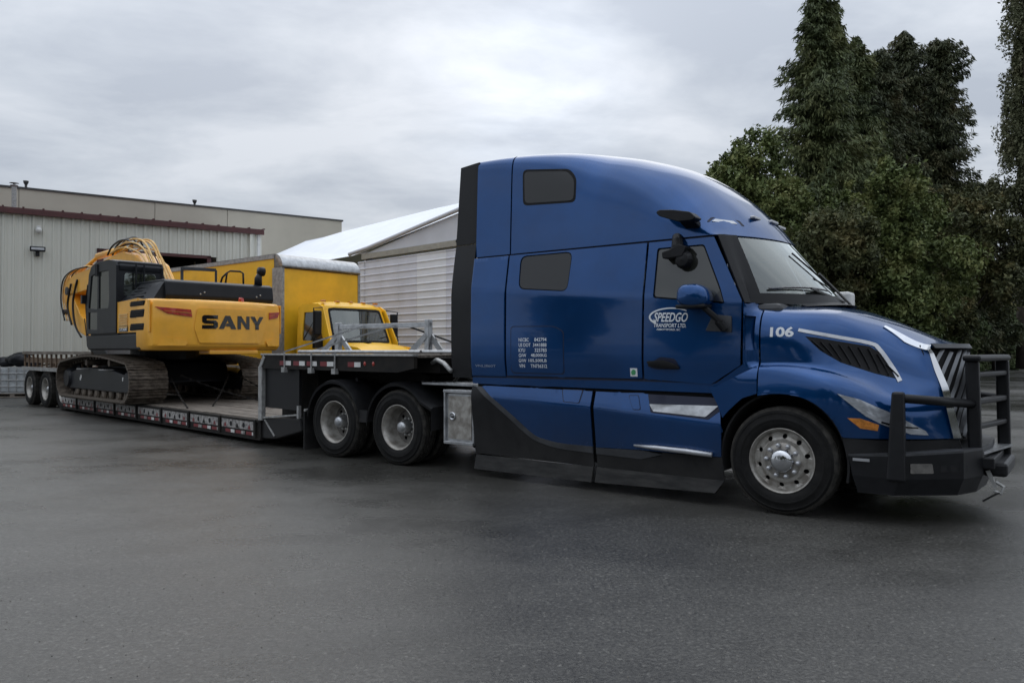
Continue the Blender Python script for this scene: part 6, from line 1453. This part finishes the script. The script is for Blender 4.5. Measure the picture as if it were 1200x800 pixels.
broadleaf(39.0, 58.0, 30, 'slender birch with hanging twigs at the right edge', rl(26, 0.3, 0, 6, 30, 1.4, 1.3, 10)+[(-1.6, 0, 13.6, 0.9, 0.8), (-2.8, 0, 13.9, 0.9, 0.7), (-3.7, 0, 13.2, 0.7, 0.9), (-4.0, 0, 12.0, 0.4, 1.0), (-1.0, 0, 20, 0.8, 1.2)], 10, 'birch', 0.115, 2200, hang=1.2)
hx = [(20.5, 41.5, 3.7), (24.0, 45.0, 4.2), (27.5, 49.5, 4.6), (31.0, 53.5, 5.0), (35.0, 57.0, 5.2), (39.0, 61.0, 6.0), (43.0, 65.5, 6.2), (47.5, 70.0, 6.6), (52, 75.5, 7.0), (57, 80, 7.5)]
hlab = ['bramble clump behind the cowl of the truck', 'bramble clump rising over the hood', 'leafy bramble clump over the front of the hood', 'bramble clump right behind the grille', 'bramble clump behind the bull bar', 'tall bramble clump right of the bull bar', 'bramble clump second from the right edge', 'bramble clump at the right edge', 'bramble clump past the right edge', 'farthest bramble clump']
for i, (x, y, h) in enumerate(hx[:8]):
    broadleaf(x, y+1.5, h, hlab[i], [(random.uniform(-2.2, 2.2), random.uniform(-1.2, 1.2), lerp(0.6, h*0.82, (j/11)), 1.55, 1.0) for j in range(12)], 20+i, 'hedge', 0.11, 3600, trunk=False, name='bramble_bush', cat='bush', group='bramble bushes along the kerb')
# trees behind the photographer, mirrored in the blue paint and the wet ground
bt0 = None
for i in range(17):
    ang = R(196+i*9.5+random.uniform(-2, 2)); rad = 38+random.uniform(-3, 5); x, y = rad*math.cos(ang)*1.1, 4+rad*math.sin(ang)
    if i < 3:
        bt0 = broadleaf(x, y, 10, 'leafy tree behind the photographer seen only as a dark reflection in the cab side', [(random.uniform(-2.6, 2.6), random.uniform(-2, 2), 2+random.uniform(0, 6.5), 2.1, 1.8) for j in range(10)], 50+i, 'leafd', 0.24, 900, group='trees behind the photographer'); bts = (bts if i else [])+[bt0]
    else:
        c = copy_tree(bts[i % 3]); c['label'] = c['label']; c.location = (x, y, 0); c.rotation_euler = (0, 0, random.uniform(0, 6)); k = random.uniform(0.8, 1.35); c.scale = (k, k, k)
for (x, y, k, lb) in ((1.0, 47.0, 0.85, 'leafy tree standing beyond the lot straight behind the sleeper of the blue truck'), (5.5, 42.0, 0.9, 'leafy tree standing beyond the lot behind the cab door of the blue truck'), (9.3, 40.0, 0.8, 'low leafy tree between the round olive tree and the cab of the blue truck')):
    c = copy_tree(bts[1]); c.location = (x, y, 0.1); c.scale = (k, k, k); c['label'] = lb; c['group'] = 'trees beyond the lot hidden by the cab'
# loose grit on the asphalt near the camera
n_ = 5200; V = []; F = []
gr = np.random.default_rng(5); yy = 1.6+gr.random(n_)**1.6*9; xx = (gr.random(n_)*2-1)*yy*0.75; sz = 0.0015+0.0045*gr.random(n_)**3
for i in range(n_):
    a = gr.random()*6.28; r_ = sz[i]; b0 = len(V)
    for k in range(3): V.append((xx[i]+r_*math.cos(a+k*2.09), yy[i]+r_*1.2*math.sin(a+k*2.09), 0.0002))
    V.append((xx[i], yy[i], r_*1.1)); F += [(b0, b0+1, b0+3), (b0+1, b0+2, b0+3), (b0+2, b0, b0+3)]
M['grit'] = mat('grit', (0.02, 0.02, 0.018), 0.8, rgb2=(0.28, 0.26, 0.22), nscale=9)
tag(mk('loose_grit', V, F, 'grit'), kind='stuff')
